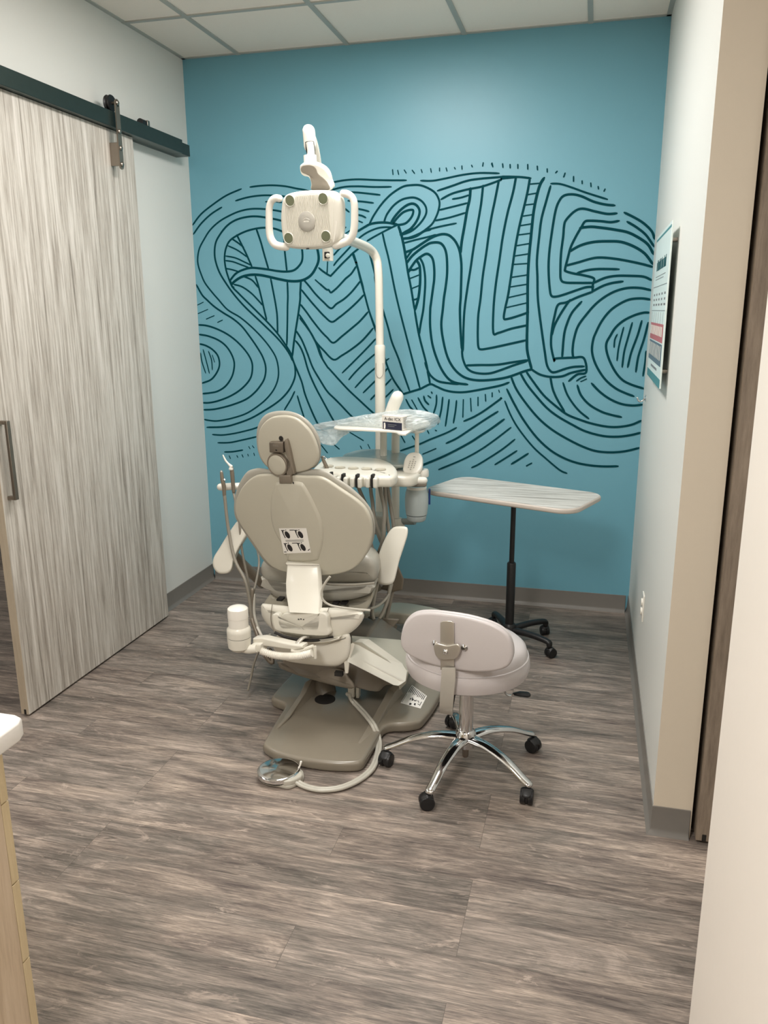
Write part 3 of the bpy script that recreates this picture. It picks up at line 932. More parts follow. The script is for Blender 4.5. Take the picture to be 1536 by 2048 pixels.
for i in range(9):
    yc = yb - 0.05 - i * 0.072
    obj('tooth', box(B(), (e - 0.0006, yc - 0.022, 1.546), (e + 0.0002, yc + 0.022, 1.582)), 'tooth', pc, smooth=False)
    obj('tooth_root', box(B(), (e - 0.0006, yc - 0.014, 1.460), (e + 0.0002, yc + 0.010, 1.512)), 'tooth', pc, smooth=False)

hk = thing('coat_hook', 'small chrome hook on the right wall below the dental chart', 'hook', (W, -0.28, 1.22))
q = atx(1292, 800, W); cy_, cz_ = q.y, q.z
bm = B(); lathe(bm, (W, cy_, cz_ + 0.008), [(0.016, 0), (0.016, -0.003), (0.010, -0.006)], 20, (1, 0, 0)); obj('back_plate', bm, 'chrome', hk)
bm = B(); tube(bm, [(W - 0.004, cy_, cz_ + 0.010), (W - 0.02, cy_, cz_ - 0.006), (W - 0.034, cy_, cz_ - 0.006), (W - 0.042, cy_, cz_ + 0.010)], 0.0045, dome=True); obj('prong', bm, 'chrome', hk)

q = atx(1287, 1213, W)
wp = thing('wall_outlet', 'white wall outlet plate low on the right wall', 'outlet', (W, q.y, q.z))
obj('cover_plate', box(B(), (W - 0.006, q.y - 0.036, q.z - 0.058), (W, q.y + 0.036, q.z + 0.058)), 'white', wp, bevel=0.002)
for s_ in (-1, 1):
    bm = B(); lathe(bm, (W - 0.005, q.y, q.z + 0.020 * s_), [(0.016, 0), (0.016, -0.006), (0.014, -0.007)], 20, (1, 0, 0)); obj('socket', bm, 'white', wp)

# ================================================================== cabinet and countertop, bottom left
cb = thing('drawer_cabinet', 'pale wood drawer cabinet cut off at the lower left of the frame', 'cabinet', (0.9, -3.7, 0))
CX, CY = 1.230, -3.290
obj('side_panel', box(B(), (0.62, -4.3, 0.10), (CX, CY - 0.021, 0.858)), 'cab', cb, smooth=False)
obj('toe_kick', box(B(), (0.64, -4.25, 0), (CX - 0.01, CY - 0.08, 0.10)), 'dark', cb, smooth=False)
zz = [0.105, 0.215, 0.391, 0.571, 0.747, 0.855]
for a, b in zip(zz, zz[1:]):
    d = obj('drawer_front', box(B(), (0.622, CY - 0.0195, a + 0.0015), (CX, CY, b - 0.0015)), 'cab_edge', cb, bevel=0.0006)
    obj('drawer_pull', box(B(), (0.80, CY, (a + b) / 2 - 0.005), (1.02, CY + 0.022, (a + b) / 2 + 0.005)), 'nickel', d, bevel=0.002)
c1 = atz(40, 1436, 0.90)
kx, ky = c1.x + 0.008, c1.y + 0.012
bm = slab(B(), [Vector((a, b, 0.900)) for a, b in [(0.55, ky), (kx - 0.028, ky), (kx - 0.008, ky - 0.008), (kx, ky - 0.028), (kx, -4.3), (0.55, -4.3)]], Z, rprof(0.04, 0.006), smooth=False)
tag(obj('countertop', bm, 'counter'), 'white rounded countertop corner on top of the pale cabinet', 'countertop')

# ================================================================== dental chair
def V(*a): return Vector(a)
RD = ray(640, 1180).normalized()          # parts that were traced from behind run away from the viewer
SD = Vector((-.16, .97, -.12)).normalized()
def tprof(t, r, tp=.02, k=5):
    o = [(r * (1 - math.sin(a)), r * (1 - math.cos(a)) * .8) for a in [math.pi / 2 * i / k for i in range(k + 1)]]
    return o + [(tp * .15, t * .5), (tp, t * .85), (tp * 2, t * .97), (tp * 3, t)]
chair = thing('dental_chair', 'cream dental chair seen from behind, backrest upright, on its taupe floor plate', 'dental chair', (1.30, -1.45, 0))

def poly_solid(bm, near, far, mi=0):
    """solid between two polygons with the same number of points"""
    a = [bm.verts.new(p) for p in near]; b = [bm.verts.new(p) for p in far]; n = len(a)
    bm.faces.new(a).material_index = mi; bm.faces.new(b[::-1]).material_index = mi
    for i in range(n):
        bm.faces.new((a[i], b[i], b[(i + 1) % n], a[(i + 1) % n])).material_index = mi
    return bm

# --- floor plate
bp = [V(1.135, -1.880, .045), V(1.20, -1.912, .045), V(1.33, -1.932, .045), V(1.44, -1.926, .045), V(1.508, -1.906, .045), V(1.526, -1.880, .045), V(1.532, -1.74, .045), V(1.537, -1.640, .045),
      V(1.562, -1.603, .045), V(1.610, -1.590, .045), V(1.652, -1.566, .045), V(1.676, -1.53, .045), V(1.700, -1.36, .045), V(1.700, -1.12, .045), V(1.60, -1.05, .045), V(1.30, -1.03, .045), V(1.08, -1.06, .045), V(1.02, -1.13, .045),
      V(1.008, -1.30, .045), V(1.003, -1.47, .045), V(1.018, -1.515, .045), V(1.065, -1.535, .045), V(1.092, -1.56, .045), V(1.098, -1.64, .045), V(1.108, -1.76, .045), V(1.118, -1.855, .045)]
base = obj('floor_plate', slab(B(), bp, Z, rprof(.043, .014), seg=4, N=130), 'baseplate', chair)
for sg, pp in ((-1, ((556, 1456, .049), (580, 1432, .055), (612, 1385, .076), (624, 1361, .10), (640, 1350, .125))), (1, ((716, 1484, .049), (742, 1440, .060), (766, 1397, .078), (777, 1378, .094), (788, 1366, .115)))):
    tp = [atz(*q) for q in pp]
    A2 = tp + [V(tp[-1].x, tp[-1].y + .06, .03), V(tp[0].x, tp[0].y - .02, .03)]
    bm = poly_solid(B(), A2, [V(p.x + sg * .030, p.y, max(p.z - .012, .03)) for p in A2])
    obj('raised_rib', bm, 'baseplate', base, bevel=.009, seg=4)
bm = B()
P_ = [V(1.108, -1.54, .04), V(1.108, -1.10, .04), V(1.53, -1.10, .04), V(1.53, -1.54, .04)]
box(bm, (1.14, -1.14, .04), (1.50, -1.06, .12))
obj('lift_mount', bm, 'baseplate', base, bevel=0.012)
c = atz(650, 1398, .047)
bm = B(); lathe(bm, (c.x, c.y, .044), [(.044, 0), (.044, .003), (.038, .004)], 28); obj('floor_socket', bm, 'dark', base)
bm = B(); a = at(646, 1362, -1.36); tube(bm, [at(640, 1350, -1.33), at(650, 1378, -1.39), at(656, 1392, -1.41)], [.045, .047, .040], 20, smooth=False); obj('lift_column', bm, 'arm_under', base)
bm = B(); box(bm, (1.33, -1.44, .05), (1.36, -1.40, .12)); box(bm, (1.365, -1.44, .05), (1.38, -1.41, .115)); obj('pin_block', bm, 'cream', base, bevel=.004)
# label on the right wing
q = [atz(*p, .0456) for p in ((824, 1370), (854, 1392), (841, 1417), (801, 1406))]
bm = B(); bm.faces.new([bm.verts.new(v) for v in q]); lab = obj('warning_label', bm, 'paper', base, smooth=False)
def quad_marks(q, marks, up, dz=.0006):
    """marks: (u0,v0,u1,v1) in the unit square of the quad q = tl,tr,br,bl"""
    bm = B()
    def at_(u, v): return (q[0].lerp(q[1], u)).lerp(q[3].lerp(q[2], u), v) + up * dz
    for m_ in marks:
        if len(m_) == 4:
            u0, v0, u1, v1 = m_; pp = ((u0, v0), (u1, v0), (u1, v1), (u0, v1))
        else: pp = [(m_[i], m_[i + 1]) for i in range(0, len(m_), 2)]
        bm.faces.new([bm.verts.new(at_(u, v)) for u, v in pp])
    return bm
mk = [(.04 + .085 * i, .04, .075 + .085 * i, .40 - .03 * (i % 3)) for i in range(11)]
random.seed(5)
for i in range(12):
    u, v = .3 + .5 * random.random(), .52 + .36 * random.random(); mk.append((u, v, u + .03 + .06 * random.random(), v + .03 + .08 * random.random()))
mk += [(.03, .5, .05, .95), (.88, .55, .91, .85)]
obj('label_print', quad_marks(q, mk, Z), 'print', lab, smooth=False)

# --- scissor lift arm with its hood
yA = -1.50
near = [at(px, py, -1.60) for px, py in ((560, 1305), (690, 1322), (706, 1318))] + [at(px, py, y) for px, py, y in ((786, 1371, -1.50), (770, 1372, -1.5), (757, 1386, -1.50), (738, 1384, -1.52), (668, 1366, -1.57), (600, 1345, -1.60), (565, 1330, -1.60))]
far = [v + V(0.0, 0.42, 0.02) for v in near]
bm = poly_solid(B(), near, far)
arm = obj('lift_arm', bm, 'arm_under', chair, bevel=.012, seg=3)
# hood: sloped side face and flat top
A_ = [at(694, 1324, -1.70), at(703, 1285, -1.60), at(722, 1286, -1.58), at(790, 1335, -1.50), at(800, 1352, -1.50), at(797, 1373, -1.57), at(786, 1371, -1.58)]
Bk = [v + V(0.02, .05, .0) for v in A_]
top = [at(703, 1271, -1.50), at(800, 1279, -1.27), at(830, 1292, -1.22), at(812, 1358, -1.45), at(799, 1371, -1.50), at(791, 1334, -1.50), at(722, 1286, -1.58), at(704, 1284, -1.60)]
bm = B()
up_ = [bm.verts.new(v) for v in top]; dn = [bm.verts.new(v - Z * 0.022) for v in top]
bm.faces.new(up_); bm.faces.new(dn[::-1])
for i in range(len(up_)): bm.faces.new((up_[i], dn[i], dn[(i + 1) % len(dn)], up_[(i + 1) % len(up_)]))
hood = obj('lift_hood', bm, 'shell', arm, bevel=.006)
bm = poly_solid(B(), A_, Bk); obj('hood_side', bm, 'cream', arm, bevel=.004)  # lighter plastic than the hood top, painting this side as lit
q_ = at(788, 1331, -1.495)
bm = B(); tube(bm, [at(785, 1327, -1.47) + Z * .004, at(795, 1330, -1.44) + Z * .004, at(798, 1337, -1.45) + Z * .004], .005, 8); obj('hood_slot', bm, 'dark', arm)

# --- upper carriage (cream block under the seat)
def facep(t, pts, y, tilt=(-.2, -.98, 0)):
    n = Vector(tilt).normalized(); c = sum((Vector((a, b, 0)) for a, b in T(t, pts)), Vector()) / len(pts)
    O = at(c.x, c.y, y); return [onp(a, b, O, n) for a, b in T(t, pts)], n
ol, n_ = facep('M', [(575, 790), (760, 800), (1000, 770), (1180, 735), (1262, 760), (1275, 830), (1262, 950), (1225, 1010), (1130, 1055), (900, 1040), (700, 1010), (600, 960), (570, 880)], -1.66)
obj('carriage', slab(B(), ol, n_, tprof(.24, .03), N=60, dirv=RD), 'cream', chair)
ol, n_ = facep('M', [(640, 1005), (1140, 1060), (1260, 1150), (1290, 1260), (900, 1170), (650, 1080), (610, 1030)], -1.58)
obj('carriage_underside', slab(B(), ol, n_, tprof(.20, .02), N=40, dirv=RD), 'arm_under', chair)
bm = poly_solid(B(), [at(*p, -1.67) for p in T('M', [(1235, 1000), (1262, 850), (1290, 838), (1310, 850), (1262, 1010), (1250, 1115), (1220, 1118), (1210, 1000)])], [at(*p, -1.64) for p in T('M', [(1235, 1000), (1262, 850), (1290, 838), (1310, 850), (1262, 1010), (1250, 1115), (1220, 1118), (1210, 1000)])])
obj('side_lug', bm, 'cream', chair, bevel=.003)
p_ = at(666, 1341, -1.665)
p_ = at(678, 1347, -1.66); obj('open_connector', obox(B(), p_, V(1, 0, 0), V(0, 1, 0), Z, .016, .01, .008), 'dark', chair)

# --- hinge cover
ol, n_ = facep('M', [(458, 500), (475, 484), (560, 492), (680, 505), (850, 520), (1000, 522), (1150, 522), (1290, 535), (1385, 560), (1395, 610), (1345, 690), (1250, 765), (1120, 812), (900, 800), (720, 775), (590, 742), (510, 670), (462, 590)], -1.66)
hinge = obj('hinge_cover', slab(B(), ol, n_, tprof(.20, .035), N=80, dirv=RD), 'cream', chair)
ol, n_ = facep('M', [(560, 590), (620, 585), (640, 680), (700, 700), (930, 712), (965, 690), (985, 575), (1050, 590), (1062, 700), (1068, 772), (900, 775), (700, 752), (600, 730), (572, 690)], -1.685)
obj('hinge_front', slab(B(), ol, n_, rprof(.03, .006), N=90, seg=4), 'cream', hinge)
ol, n_ = facep('M', [(645, 600), (700, 570), (960, 572), (975, 590), (955, 690), (930, 700), (700, 690), (650, 670)], -1.672)
obj('hinge_pocket', slab(B(), ol, n_, rprof(.02, .004), N=60, seg=4), 'cream', hinge)
bm = B()
for a, b, c_ in ((800, 626, 14), (822, 624, 12), (845, 628, 9)):
    p_ = onp(*T('M', [(a, b)])[0], ol[0] + n_ * .002, n_); obox(bm, p_, V(.98, -.2, 0), Z, n_, .0022 * c_ / 10, .0018, .001)
obj('hinge_emblem', bm, 'print', hinge, smooth=False)
for s_ in ([(563, 492), (550, 590), (556, 670), (582, 742)], [(1075, 522), (1052, 600), (1056, 700), (1075, 800)]):
    bm = B(); tube(bm, [onp(*p, ol[0] + n_ * -.011, n_) for p in T('M', s_)], .0016, 6); obj('seam', bm, 'grey', hinge)
bm = B(); tube(bm, [at(*p, -1.685) for p in T('M', [(585, 745), (700, 790), (860, 815), (1000, 812), (1112, 790)])], .006, 8); obj('painted_gap_shade', bm, 'dark', hinge)  # dark solid bead that paints the shade below the hinge cover
ol2, n_ = facep('M', [(600, 770), (720, 808), (900, 822), (1080, 812), (1170, 790), (1140, 812), (1040, 838), (900, 842), (720, 835), (640, 810)], -1.68)
obj('lower_lip', slab(B(), ol2, n_, rprof(.03, .005), N=60), 'cream', hinge)

# --- backrest frame of reference
thb, rcb = math.radians(12), math.radians(9)
nB = V(-math.sin(thb) * math.cos(rcb), -math.cos(thb) * math.cos(rcb), -math.sin(rcb))
OB = at(605, 1130, -1.52)
def onB(t, pts, d=0.0):
    """photo outline laid on the backrest plane moved d metres away from the viewer"""
    return [onp(a, b, OB - nB * d, nB) for a, b in T(t, pts)]
shell = [(640, 668), (560, 672), (450, 676), (395, 692), (330, 738), (270, 815), (232, 900), (219, 980), (232, 1050), (262, 1115), (320, 1205), (395, 1310), (470, 1420), (540, 1500), (600, 1535), (680, 1560),
         (850, 1582), (1000, 1592), (1150, 1578), (1280, 1535), (1365, 1460), (1420, 1370), (1452, 1270), (1462, 1180), (1452, 1090), (1418, 1010), (1368, 945), (1290, 882), (1200, 822), (1100, 755), (1030, 712), (960, 692), (850, 690), (740, 680)]
sh = obj('backrest_shell', slab(B(), onB('Q', shell), nB, rprof(.020, .009, 4, .003), N=110, seg=3), 'shell', chair)
cush = [(640, 620), (560, 625), (450, 608), (400, 614), (330, 642), (262, 745), (225, 850), (212, 960), (222, 1050), (262, 1125), (330, 1230), (420, 1360), (500, 1470), (600, 1530), (850, 1570), (1000, 1580), (1150, 1570), (1300, 1515), (1420, 1390), (1478, 1270), (1496, 1150),
        (1482, 1040), (1432, 940), (1350, 848), (1250, 762), (1150, 698), (1065, 640), (1000, 622), (900, 615), (760, 615)]
obj('backrest_cushion', slab(B(), onB('Q', cush, .022), nB, tprof(.075, .024), N=110, seg=3, dirv=RD), 'uph', chair)
sp = [(600, 735), (585, 765), (555, 860), (546, 960), (552, 1070), (578, 1170), (625, 1260), (668, 1330), (690, 1400), (720, 1455), (960, 1455), (1000, 1400), (1028, 1300), (1036, 1190), (1015, 1070), (975, 975), (930, 880), (870, 775), (825, 735), (710, 725)]
spn = obj('spine_cover', slab(B(), [p + nB * .012 for p in onB('Q', sp)], nB, [(.016, 0), (.010, .002), (.004, .007), (0, .015), (0, .02)], N=80, seg=4), 'shell', sh)
# label
lq = [p + nB * .0128 for p in onB('Q', [(638, 1148), (885, 1146), (928, 1366), (682, 1376)])]
bm = B(); bm.faces.new([bm.verts.new(v) for v in lq]); lb = obj('instruction_label', bm, 'paper', sh, smooth=False)
mk = []
for (cx, cy) in ((.24, .24), (.72, .24), (.24, .76), (.72, .76)):
    mk.append([c for k in range(14) for c in (cx + .03 + .085 * math.cos(k * .449) + .03 * math.sin(k * .449), cy + .02 + .145 * math.sin(k * .449))])
    mk.append((cx - .15, cy - .14, cx - .13, cy - .02, cx - .08, cy + .15, cx - .05, cy + .14, cx - .10, cy - .03, cx - .09, cy - .16))
    mk.append((cx - .17, cy - .17, cx - .04, cy - .14)); mk.append((cx - .01, cy - .19, cx + .02, cy - .15))
mk += [(.38, .06, .55, .09), (.38, .58, .58, .61), (.16, .465, .82, .48), (.16, .515, .82, .53), (.9, .9, .98, .84, .99, .86, .91, .93), (.03, .92, .12, .95)]
obj('label_pictograms', quad_marks(lq, mk, nB), 'print', lb, smooth=False)
# strap panel that runs down into the hinge
q1 = T('M', [(690, 140), (980, 145)]); q2 = T('M', [(676, 300), (990, 320)]); q3 = T('M', [(680, 400), (1000, 430)]); q4 = T('M', [(708, 562), (985, 577)])
rows = [(T('M', [(674, 122), (998, 128)]), -1.545), (q1, -1.56), (q2, -1.60), (q3, -1.635), (q4, -1.685)]
bm = B(); prev = None
for (l, r_), y in rows:
    a, b = at(*l, y), at(*r_, y); s_ = (b - a)
    ring = [a + V(0, .03, 0), a + s_ * .02 + V(0, .004, 0), a + s_ * .05, b - s_ * .05, b - s_ * .02 + V(0, .004, 0), b + V(0, .03, 0)]
    vs = [bm.verts.new(v) for v in ring]
    if prev:
        for i in range(6): bm.faces.new((prev[i], prev[(i + 1) % 6], vs[(i + 1) % 6], vs[i]))
    else: bm.faces.new(vs)
    prev = vs
bm.faces.new(prev[::-1])
obj('back_strap', bm, 'cream', chair, auto=50)
bm = B(); tube(bm, [at(*T('M', [(684, 134)])[0], -1.563), at(*T('M', [(984, 140)])[0], -1.563)], .0012, 6, smooth=False); obj('seam', bm, 'grey', spn)

# --- headrest
nH = V(-.20, -.96, -.12).normalized()
OH = at(580, 880, -1.585)
def onH(t, pts, d=0.0): return [onp(a, b, OH - nH * d, nH) for a, b in T(t, pts)]
hs = [(640, 143), (560, 155), (495, 195), (450, 255), (428, 330), (428, 420), (445, 500), (485, 575), (540, 625), (620, 655), (720, 665), (810, 655), (890, 630), (950, 585), (976, 520), (970, 450), (945, 370), (905, 290), (850, 225), (780, 170), (710, 147)]
hsh = obj('headrest_shell', slab(B(), onH('Q', hs), nH, rprof(.018, .008, 4, .004), N=80, seg=3), 'shell', chair)
hc = [(640, 88), (560, 98), (490, 130), (445, 190), (420, 270), (418, 370), (432, 460), (470, 550), (540, 610), (720, 640), (880, 620), (950, 600), (990, 545), (1003, 470), (1000, 380), (968, 285), (905, 195), (820, 128), (730, 95)]
obj('headrest_cushion', slab(B(), onH('Q', hc, .020), nH, tprof(.060, .022), N=80, seg=3, dirv=RD), 'uph', chair)
k0 = onH('Q', [(630, 575)])[0]
sx = nH.cross(Z).normalized() * -1; sz = nH.cross(sx).normalized()
bm = B(); lathe(bm, k0 + nH * .0, [(.0470, 0), (.0475, .008), (.0465, .018), (.0440, .0205), (.038, .0195)], 40, nH); kb = obj('headrest_knob_ring', bm, 'bracket', chair)
bm = B(); lathe(bm, k0 + nH * .012, [(.0395, 0), (.0395, .0075), (.037, .0095), (.02, .0100)], 40, nH); obj('headrest_knob', bm, 'shell', kb)
lt = obj('headrest_latch', slab(B(), [p + nH * .026 for p in onH('Q', [(566, 366), (690, 366), (694, 462), (570, 460)])], nH, rprof(.026, .005), smooth=False), 'strap', chair)
for yy in (372, 400, 462):
    pass
bm = B()
for yy in (392, 400): bm2 = obox(bm, onH('Q', [(628, yy)])[0] + nH * .0265, sx, nH, sz, .013, .0008, .0006)
obj('latch_grooves', bm, 'grey', lt, smooth=False)
obj('latch_slot', obox(B(), onH('Q', [(632, 436)])[0] + nH * .0265, sx, nH, sz, .0035, .001, .0022), 'dark', lt)
bm = B(); c_ = onH('Q', [(648, 345)])[0]; lathe(bm, c_ + nH * -.002, [(.010, 0), (.010, .007), (.008, .0075)], 20, nH); obj('post_hole', bm, 'dark', hsh)
ol = [p + nH * .020 for p in onH('Q', [(694, 362), (724, 368), (782, 640), (768, 655), (735, 690), (712, 640), (740, 600), (742, 560), (705, 470)])]
obj('headrest_bracket', slab(B(), ol, nH, rprof(.020, .004), N=70, seg=3), 'bracket', chair)
ol = [p + nB * .016 for p in onB('Q', [(642, 672), (742, 672), (752, 742), (646, 742)])]
obj('headrest_glide', slab(B(), ol, nB, rprof(.028, .003), smooth=False), 'bracket', chair)
obj('glide_slot', obox(B(), onB('Q', [(768, 738)])[0] + nB * .013, sx, nB, sz, .002, .001, .004), 'dark', sh)

# --- armrests
na = V(-.2, -.90, .30).normalized()
TILE['X'] = (680, 1000, 260 / 1536)
def pad(t, pts, px, py, y):
    O = at(px, py, y)
    ol = [onp(a, b, O, na) for a, b in T(t, pts)]
    return obj('armrest', slab(B(), ol, na, tprof(.085, .013, .004, 6), N=80, seg=4, dirv=V(-.22, .93, -.28)), 'cream', chair)
aR = pad('X', [(632, 322), (690, 310), (780, 316), (803, 350), (795, 430), (748, 580), (702, 720), (664, 880), (640, 960), (600, 998), (520, 1006), (452, 982), (424, 930), (424, 810), (448, 680), (490, 550), (540, 440), (585, 365)], 785, 1112, -1.25)
aL = pad('Q', [(262, 1085), (345, 1150), (330, 1215), (285, 1290), (240, 1370), (208, 1460), (192, 1528), (165, 1562), (120, 1572), (68, 1564), (30, 1520), (20, 1470), (34, 1412), (80, 1340), (140, 1240), (200, 1150)], 460, 1100, -1.22)
bm = B(); tube(bm, [at(468, 1108, -1.12), at(492, 1135, -1.08), at(525, 1165, -1.02)], [.020, .024, .028], 14, dome=True); obj('armrest_support', bm, 'bracket', aL)
sp_ = [(795, 1128), (808, 1158), (805, 1180), (785, 1184), (760, 1178), (775, 1160)]
obj('armrest_support', poly_solid(B(), [at(a, b, -1.14) for a, b in sp_], [at(a, b, -1.10) for a, b in sp_]), 'bracket', aR, bevel=.008, seg=3)

# --- seat
n_ = V(-.2, -.98, 0).normalized(); Os = at(640, 1160, -1.40)
def onS(t, pts, d=0): return [onp(a, b, Os - n_ * d, n_) for a, b in T(t, pts)]
seat = [(443, 180), (470, 110), (560, 70), (900, 40), (1300, 20), (1440, 60), (1500, 150), (1490, 290), (1300, 315), (1000, 320), (700, 330), (540, 330), (470, 270)]
obj('seat_cushion', slab(B(), onS('M', seat), n_, tprof(.42, .05, .035), N=80, dirv=SD), 'uph', chair)
seat2 = [(450, 250), (560, 300), (800, 310), (1250, 315), (1470, 325), (1462, 385), (1400, 425), (1260, 462), (1120, 475), (850, 470), (620, 445), (540, 400), (480, 320)]
obj('seat_lower_cushion', slab(B(), onS('M', seat2, -.02), n_, tprof(.40, .035, .02), N=80, dirv=SD), 'uph', chair)
ol = onS('M', [(545, 400), (640, 440), (1250, 470), (1470, 385), (1400, 560), (1200, 600), (700, 600), (470, 560)], .03)
obj('seat_frame', slab(B(), ol, n_, tprof(.34, .02, .02), N=60, dirv=SD), 'shell', chair)
for x_ in (640, 1140, 1215): obj('seat_clip', obox(B(), at(*T('M', [(x_, 440 if x_ == 640 else 474)])[0], -1.42), V(1, 0, 0), V(0, 1, 0), Z, .012, .02, .004), 'dark', chair)
# --- leg rest beyond the seat
zl = .235
ol = [atz(a, b, zl) for a, b in ((728, 1222), (742, 1214), (760, 1208.5), (788, 1204), (815, 1205), (841, 1209), (866, 1214), (884, 1219), (892, 1226), (882, 1233), (850, 1231), (820, 1229), (781, 1225), (735, 1225))]
leg = obj('leg_rest', slab(B(), ol, Z, rprof(.058, .012), N=80), 'shell', chair)
bm = B(); cyl(bm, at(781, 1246, -.98), at(768, 1270, -1.02), .038); obj('hinge_boss', bm, 'baseplate', chair)
bm = B(); poly_solid(bm, [at(*p, -1.15) for p in ((735, 1232), (800, 1238), (770, 1275), (735, 1262))], [at(*p, -.98) for p in ((735, 1232), (800, 1238), (770, 1275), (735, 1262))]); obj('front_link', bm, 'baseplate', chair, bevel=.008)
# --- recline lever under the hinge cover
bm = B(); tube(bm, [at(*p, y) for p, y in zip(T('M', [(765, 875), (800, 830), (840, 795), (880, 790)]), (-1.74, -1.73, -1.71, -1.68))], [.0125, .0115, .010, .009], 12, flat=((0, 0, 1), 1, .6), dome=True); obj('recline_lever', bm, 'silver', chair)
# --- small tube looping behind the strap
bm = B(); tube(bm, [at(*p, -1.69) for p in T('M', [(1085, 240), (1040, 300), (1008, 380), (1022, 450), (1080, 495), (1180, 518), (1320, 535), (1450, 545)])], .0045, 8); obj('control_tube', bm, 'hosel', chair)
bm = B(); tube(bm, [at(*p, -1.46) for p in T('M', [(995, 290), (1080, 310), (1200, 316), (1340, 312), (1490, 298)])], .0055, 8); obj('control_tube', bm, 'hose', chair)

# ================================================================== assistant's arm with solids canister
aa = thing('assistant_arm', 'cream swing arm with a white capped canister and ribbed hose under the chair back', 'instrument arm', at(462, 1300, -1.70))
ol, n_ = facep('M', [(385, 800), (470, 795), (740, 855), (835, 865), (838, 890), (760, 905), (600, 885), (470, 868), (385, 850)], -1.74)
obj('swing_arm', slab(B(), ol, n_, rprof(.04, .006), smooth=False), 'cream', aa, bevel=.002)
ol, n_ = facep('M', [(370, 850), (455, 850), (460, 930), (370, 920)], -1.74); obj('arm_root', slab(B(), ol, n_, rprof(.05, .008), smooth=False), 'cream', aa, bevel=.004)
c0 = at(*T('M', [(270, 915)])[0], -1.74); c1_ = at(*T('M', [(278, 540)])[0], -1.74)
k = .00030 * 1.0
u = .22135 * (-1.74 + 4.4096 + .35) / F_PX     # metres per zoomed pixel at that distance
u = .22135 * 2.98 / F_PX
hgt = (c1_ - c0).length
bm = B(); lathe(bm, c0, [(20 * u, .0), (70 * u, .006), (105 * u, .020), (112 * u, .05), (112 * u, .062)], 36); obj('canister_cup', bm, 'cream', aa)
bm = B(); lathe(bm, c0 + Z * .064, [(112 * u, 0), (114 * u, .02), (112 * u, .032), (98 * u, .040), (90 * u, .044)], 36); cn = obj('canister_body', bm, 'cream', aa)
bm = B(); lathe(bm, c0 + Z * .107, [(94 * u, 0), (94 * u, .034), (97 * u, .035), (97 * u, .064), (94 * u, .072), (80 * u, .077), (30 * u, .083)], 36); obj('canister_cap', bm, 'white', aa)
bm = B(); lathe(bm, c0 + Z * .0625, [(110 * u, 0), (110 * u, .0025)], 36); obj('seam', bm, 'dark', cn)
bm = B(); tube(bm, [c0 + V(.01, .0, .022), at(498, 1298, -1.74), at(514, 1297, -1.74)], [.024, .019, .016], 14); obj('arm_elbow', bm, 'cream', aa)
# ribbed hose: one part, rings modelled along its run
path = catmull([at(*p, -1.765) for p in T('M', [(462, 912), (560, 945), (660, 960), (730, 962), (820, 955), (925, 930)])], 12)
bm = B(); N_ = len(path); rr = []
tot = 34
for i in range(tot * 4 + 1):
    t_ = i / (tot * 4) * (N_ - 1); j = min(int(t_), N_ - 2); c_ = path[j].lerp(path[j + 1], t_ - j); d = (path[min(j + 1, N_ - 1)] - path[j]).normalized()
    s_ = d.cross(Z).normalized(); u_ = d.cross(s_); R = .0135 + .0022 * math.cos(i / 4 * 2 * math.pi)
    rr.append([c_ + s_ * math.cos(a) * R + u_ * math.sin(a) * R for a in [2 * math.pi * q / 14 for q in range(14)]])
rings(bm, rr); obj('ribbed_hose', bm, 'white', aa)
bm = poly_solid(B(), [at(*p, -1.77) for p in T('M', [(935, 868), (960, 862), (966, 985), (938, 990)])], [at(*p, -1.70) for p in T('M', [(935, 868), (960, 862), (966, 985), (938, 990)])]); obj('hose_clamp', bm, 'cream', aa, bevel=.003)
bm = B(); tube(bm, [at(*p, -1.75) for p in T('M', [(735, 905), (800, 915), (870, 890), (935, 868)])], .007, 8); obj('hose_bracket', bm, 'cream', aa)

# assistant's instruments on their bar to the left of the backrest
ai = thing('instrument_holder', 'white holder bar with suction handpieces and hanging grey tubes left of the backrest', 'instrument holder', at(455, 985, -1.15))
bm = B(); tube(bm, [at(441, 974, -1.15), at(460, 973, -1.15), at(490, 972, -1.12), at(560, 1000, -1.05)], .0165, 18, smooth=False, dome=True); obj('holder_bar', bm, 'white', ai)
bm = B(); tube(bm, [at(560, 1000, -1.05), at(600, 1080, -1.05), at(610, 1150, -1.05)], .018, 12); obj('holder_post', bm, 'white', ai)
hp = B(); tube(hp, [at(*p, -1.17) for p in T('Q', [(195, 612), (200, 660), (208, 760), (215, 830)])], [.008, .0095, .009, .008], 12, dome=True); h1_ = obj('suction_handpiece', hp, 'bracket', ai)
bm = B(); tube(bm, [at(*p, -1.17) for p in T('Q', [(118, 500), (140, 545), (165, 575), (190, 600)])], [.003, .0045, .0045, .008], 10, dome=True); obj('suction_tip', bm, 'white', h1_)
bm = B(); lathe(bm, at(*T('Q', [(190, 622)])[0], -1.175), [(.004, -.006), (.010, -.004), (.010, .004), (.004, .006)], 14); obj('valve_button', bm, 'white', h1_)
hp = B(); tube(hp, [at(*p, -1.20) for p in T('Q', [(104, 655), (112, 720), (125, 780), (130, 860)])], [.007, .009, .0095, .008], 12, dome=True); h2_ = obj('water_syringe', hp, 'bracket', ai)
bm = B(); lathe(bm, at(*T('Q', [(130, 720)])[0], -1.215), [(.003, -.005), (.008, 0), (.003, .005)], 12); obj('trigger', bm, 'chrome', h2_)
bm = B(); lathe(bm, at(*T('Q', [(104, 655)])[0], -1.20), [(.006, -.002), (.006, .006), (.003, .010)], 12); obj('syringe_tip', bm, 'chrome', h2_)
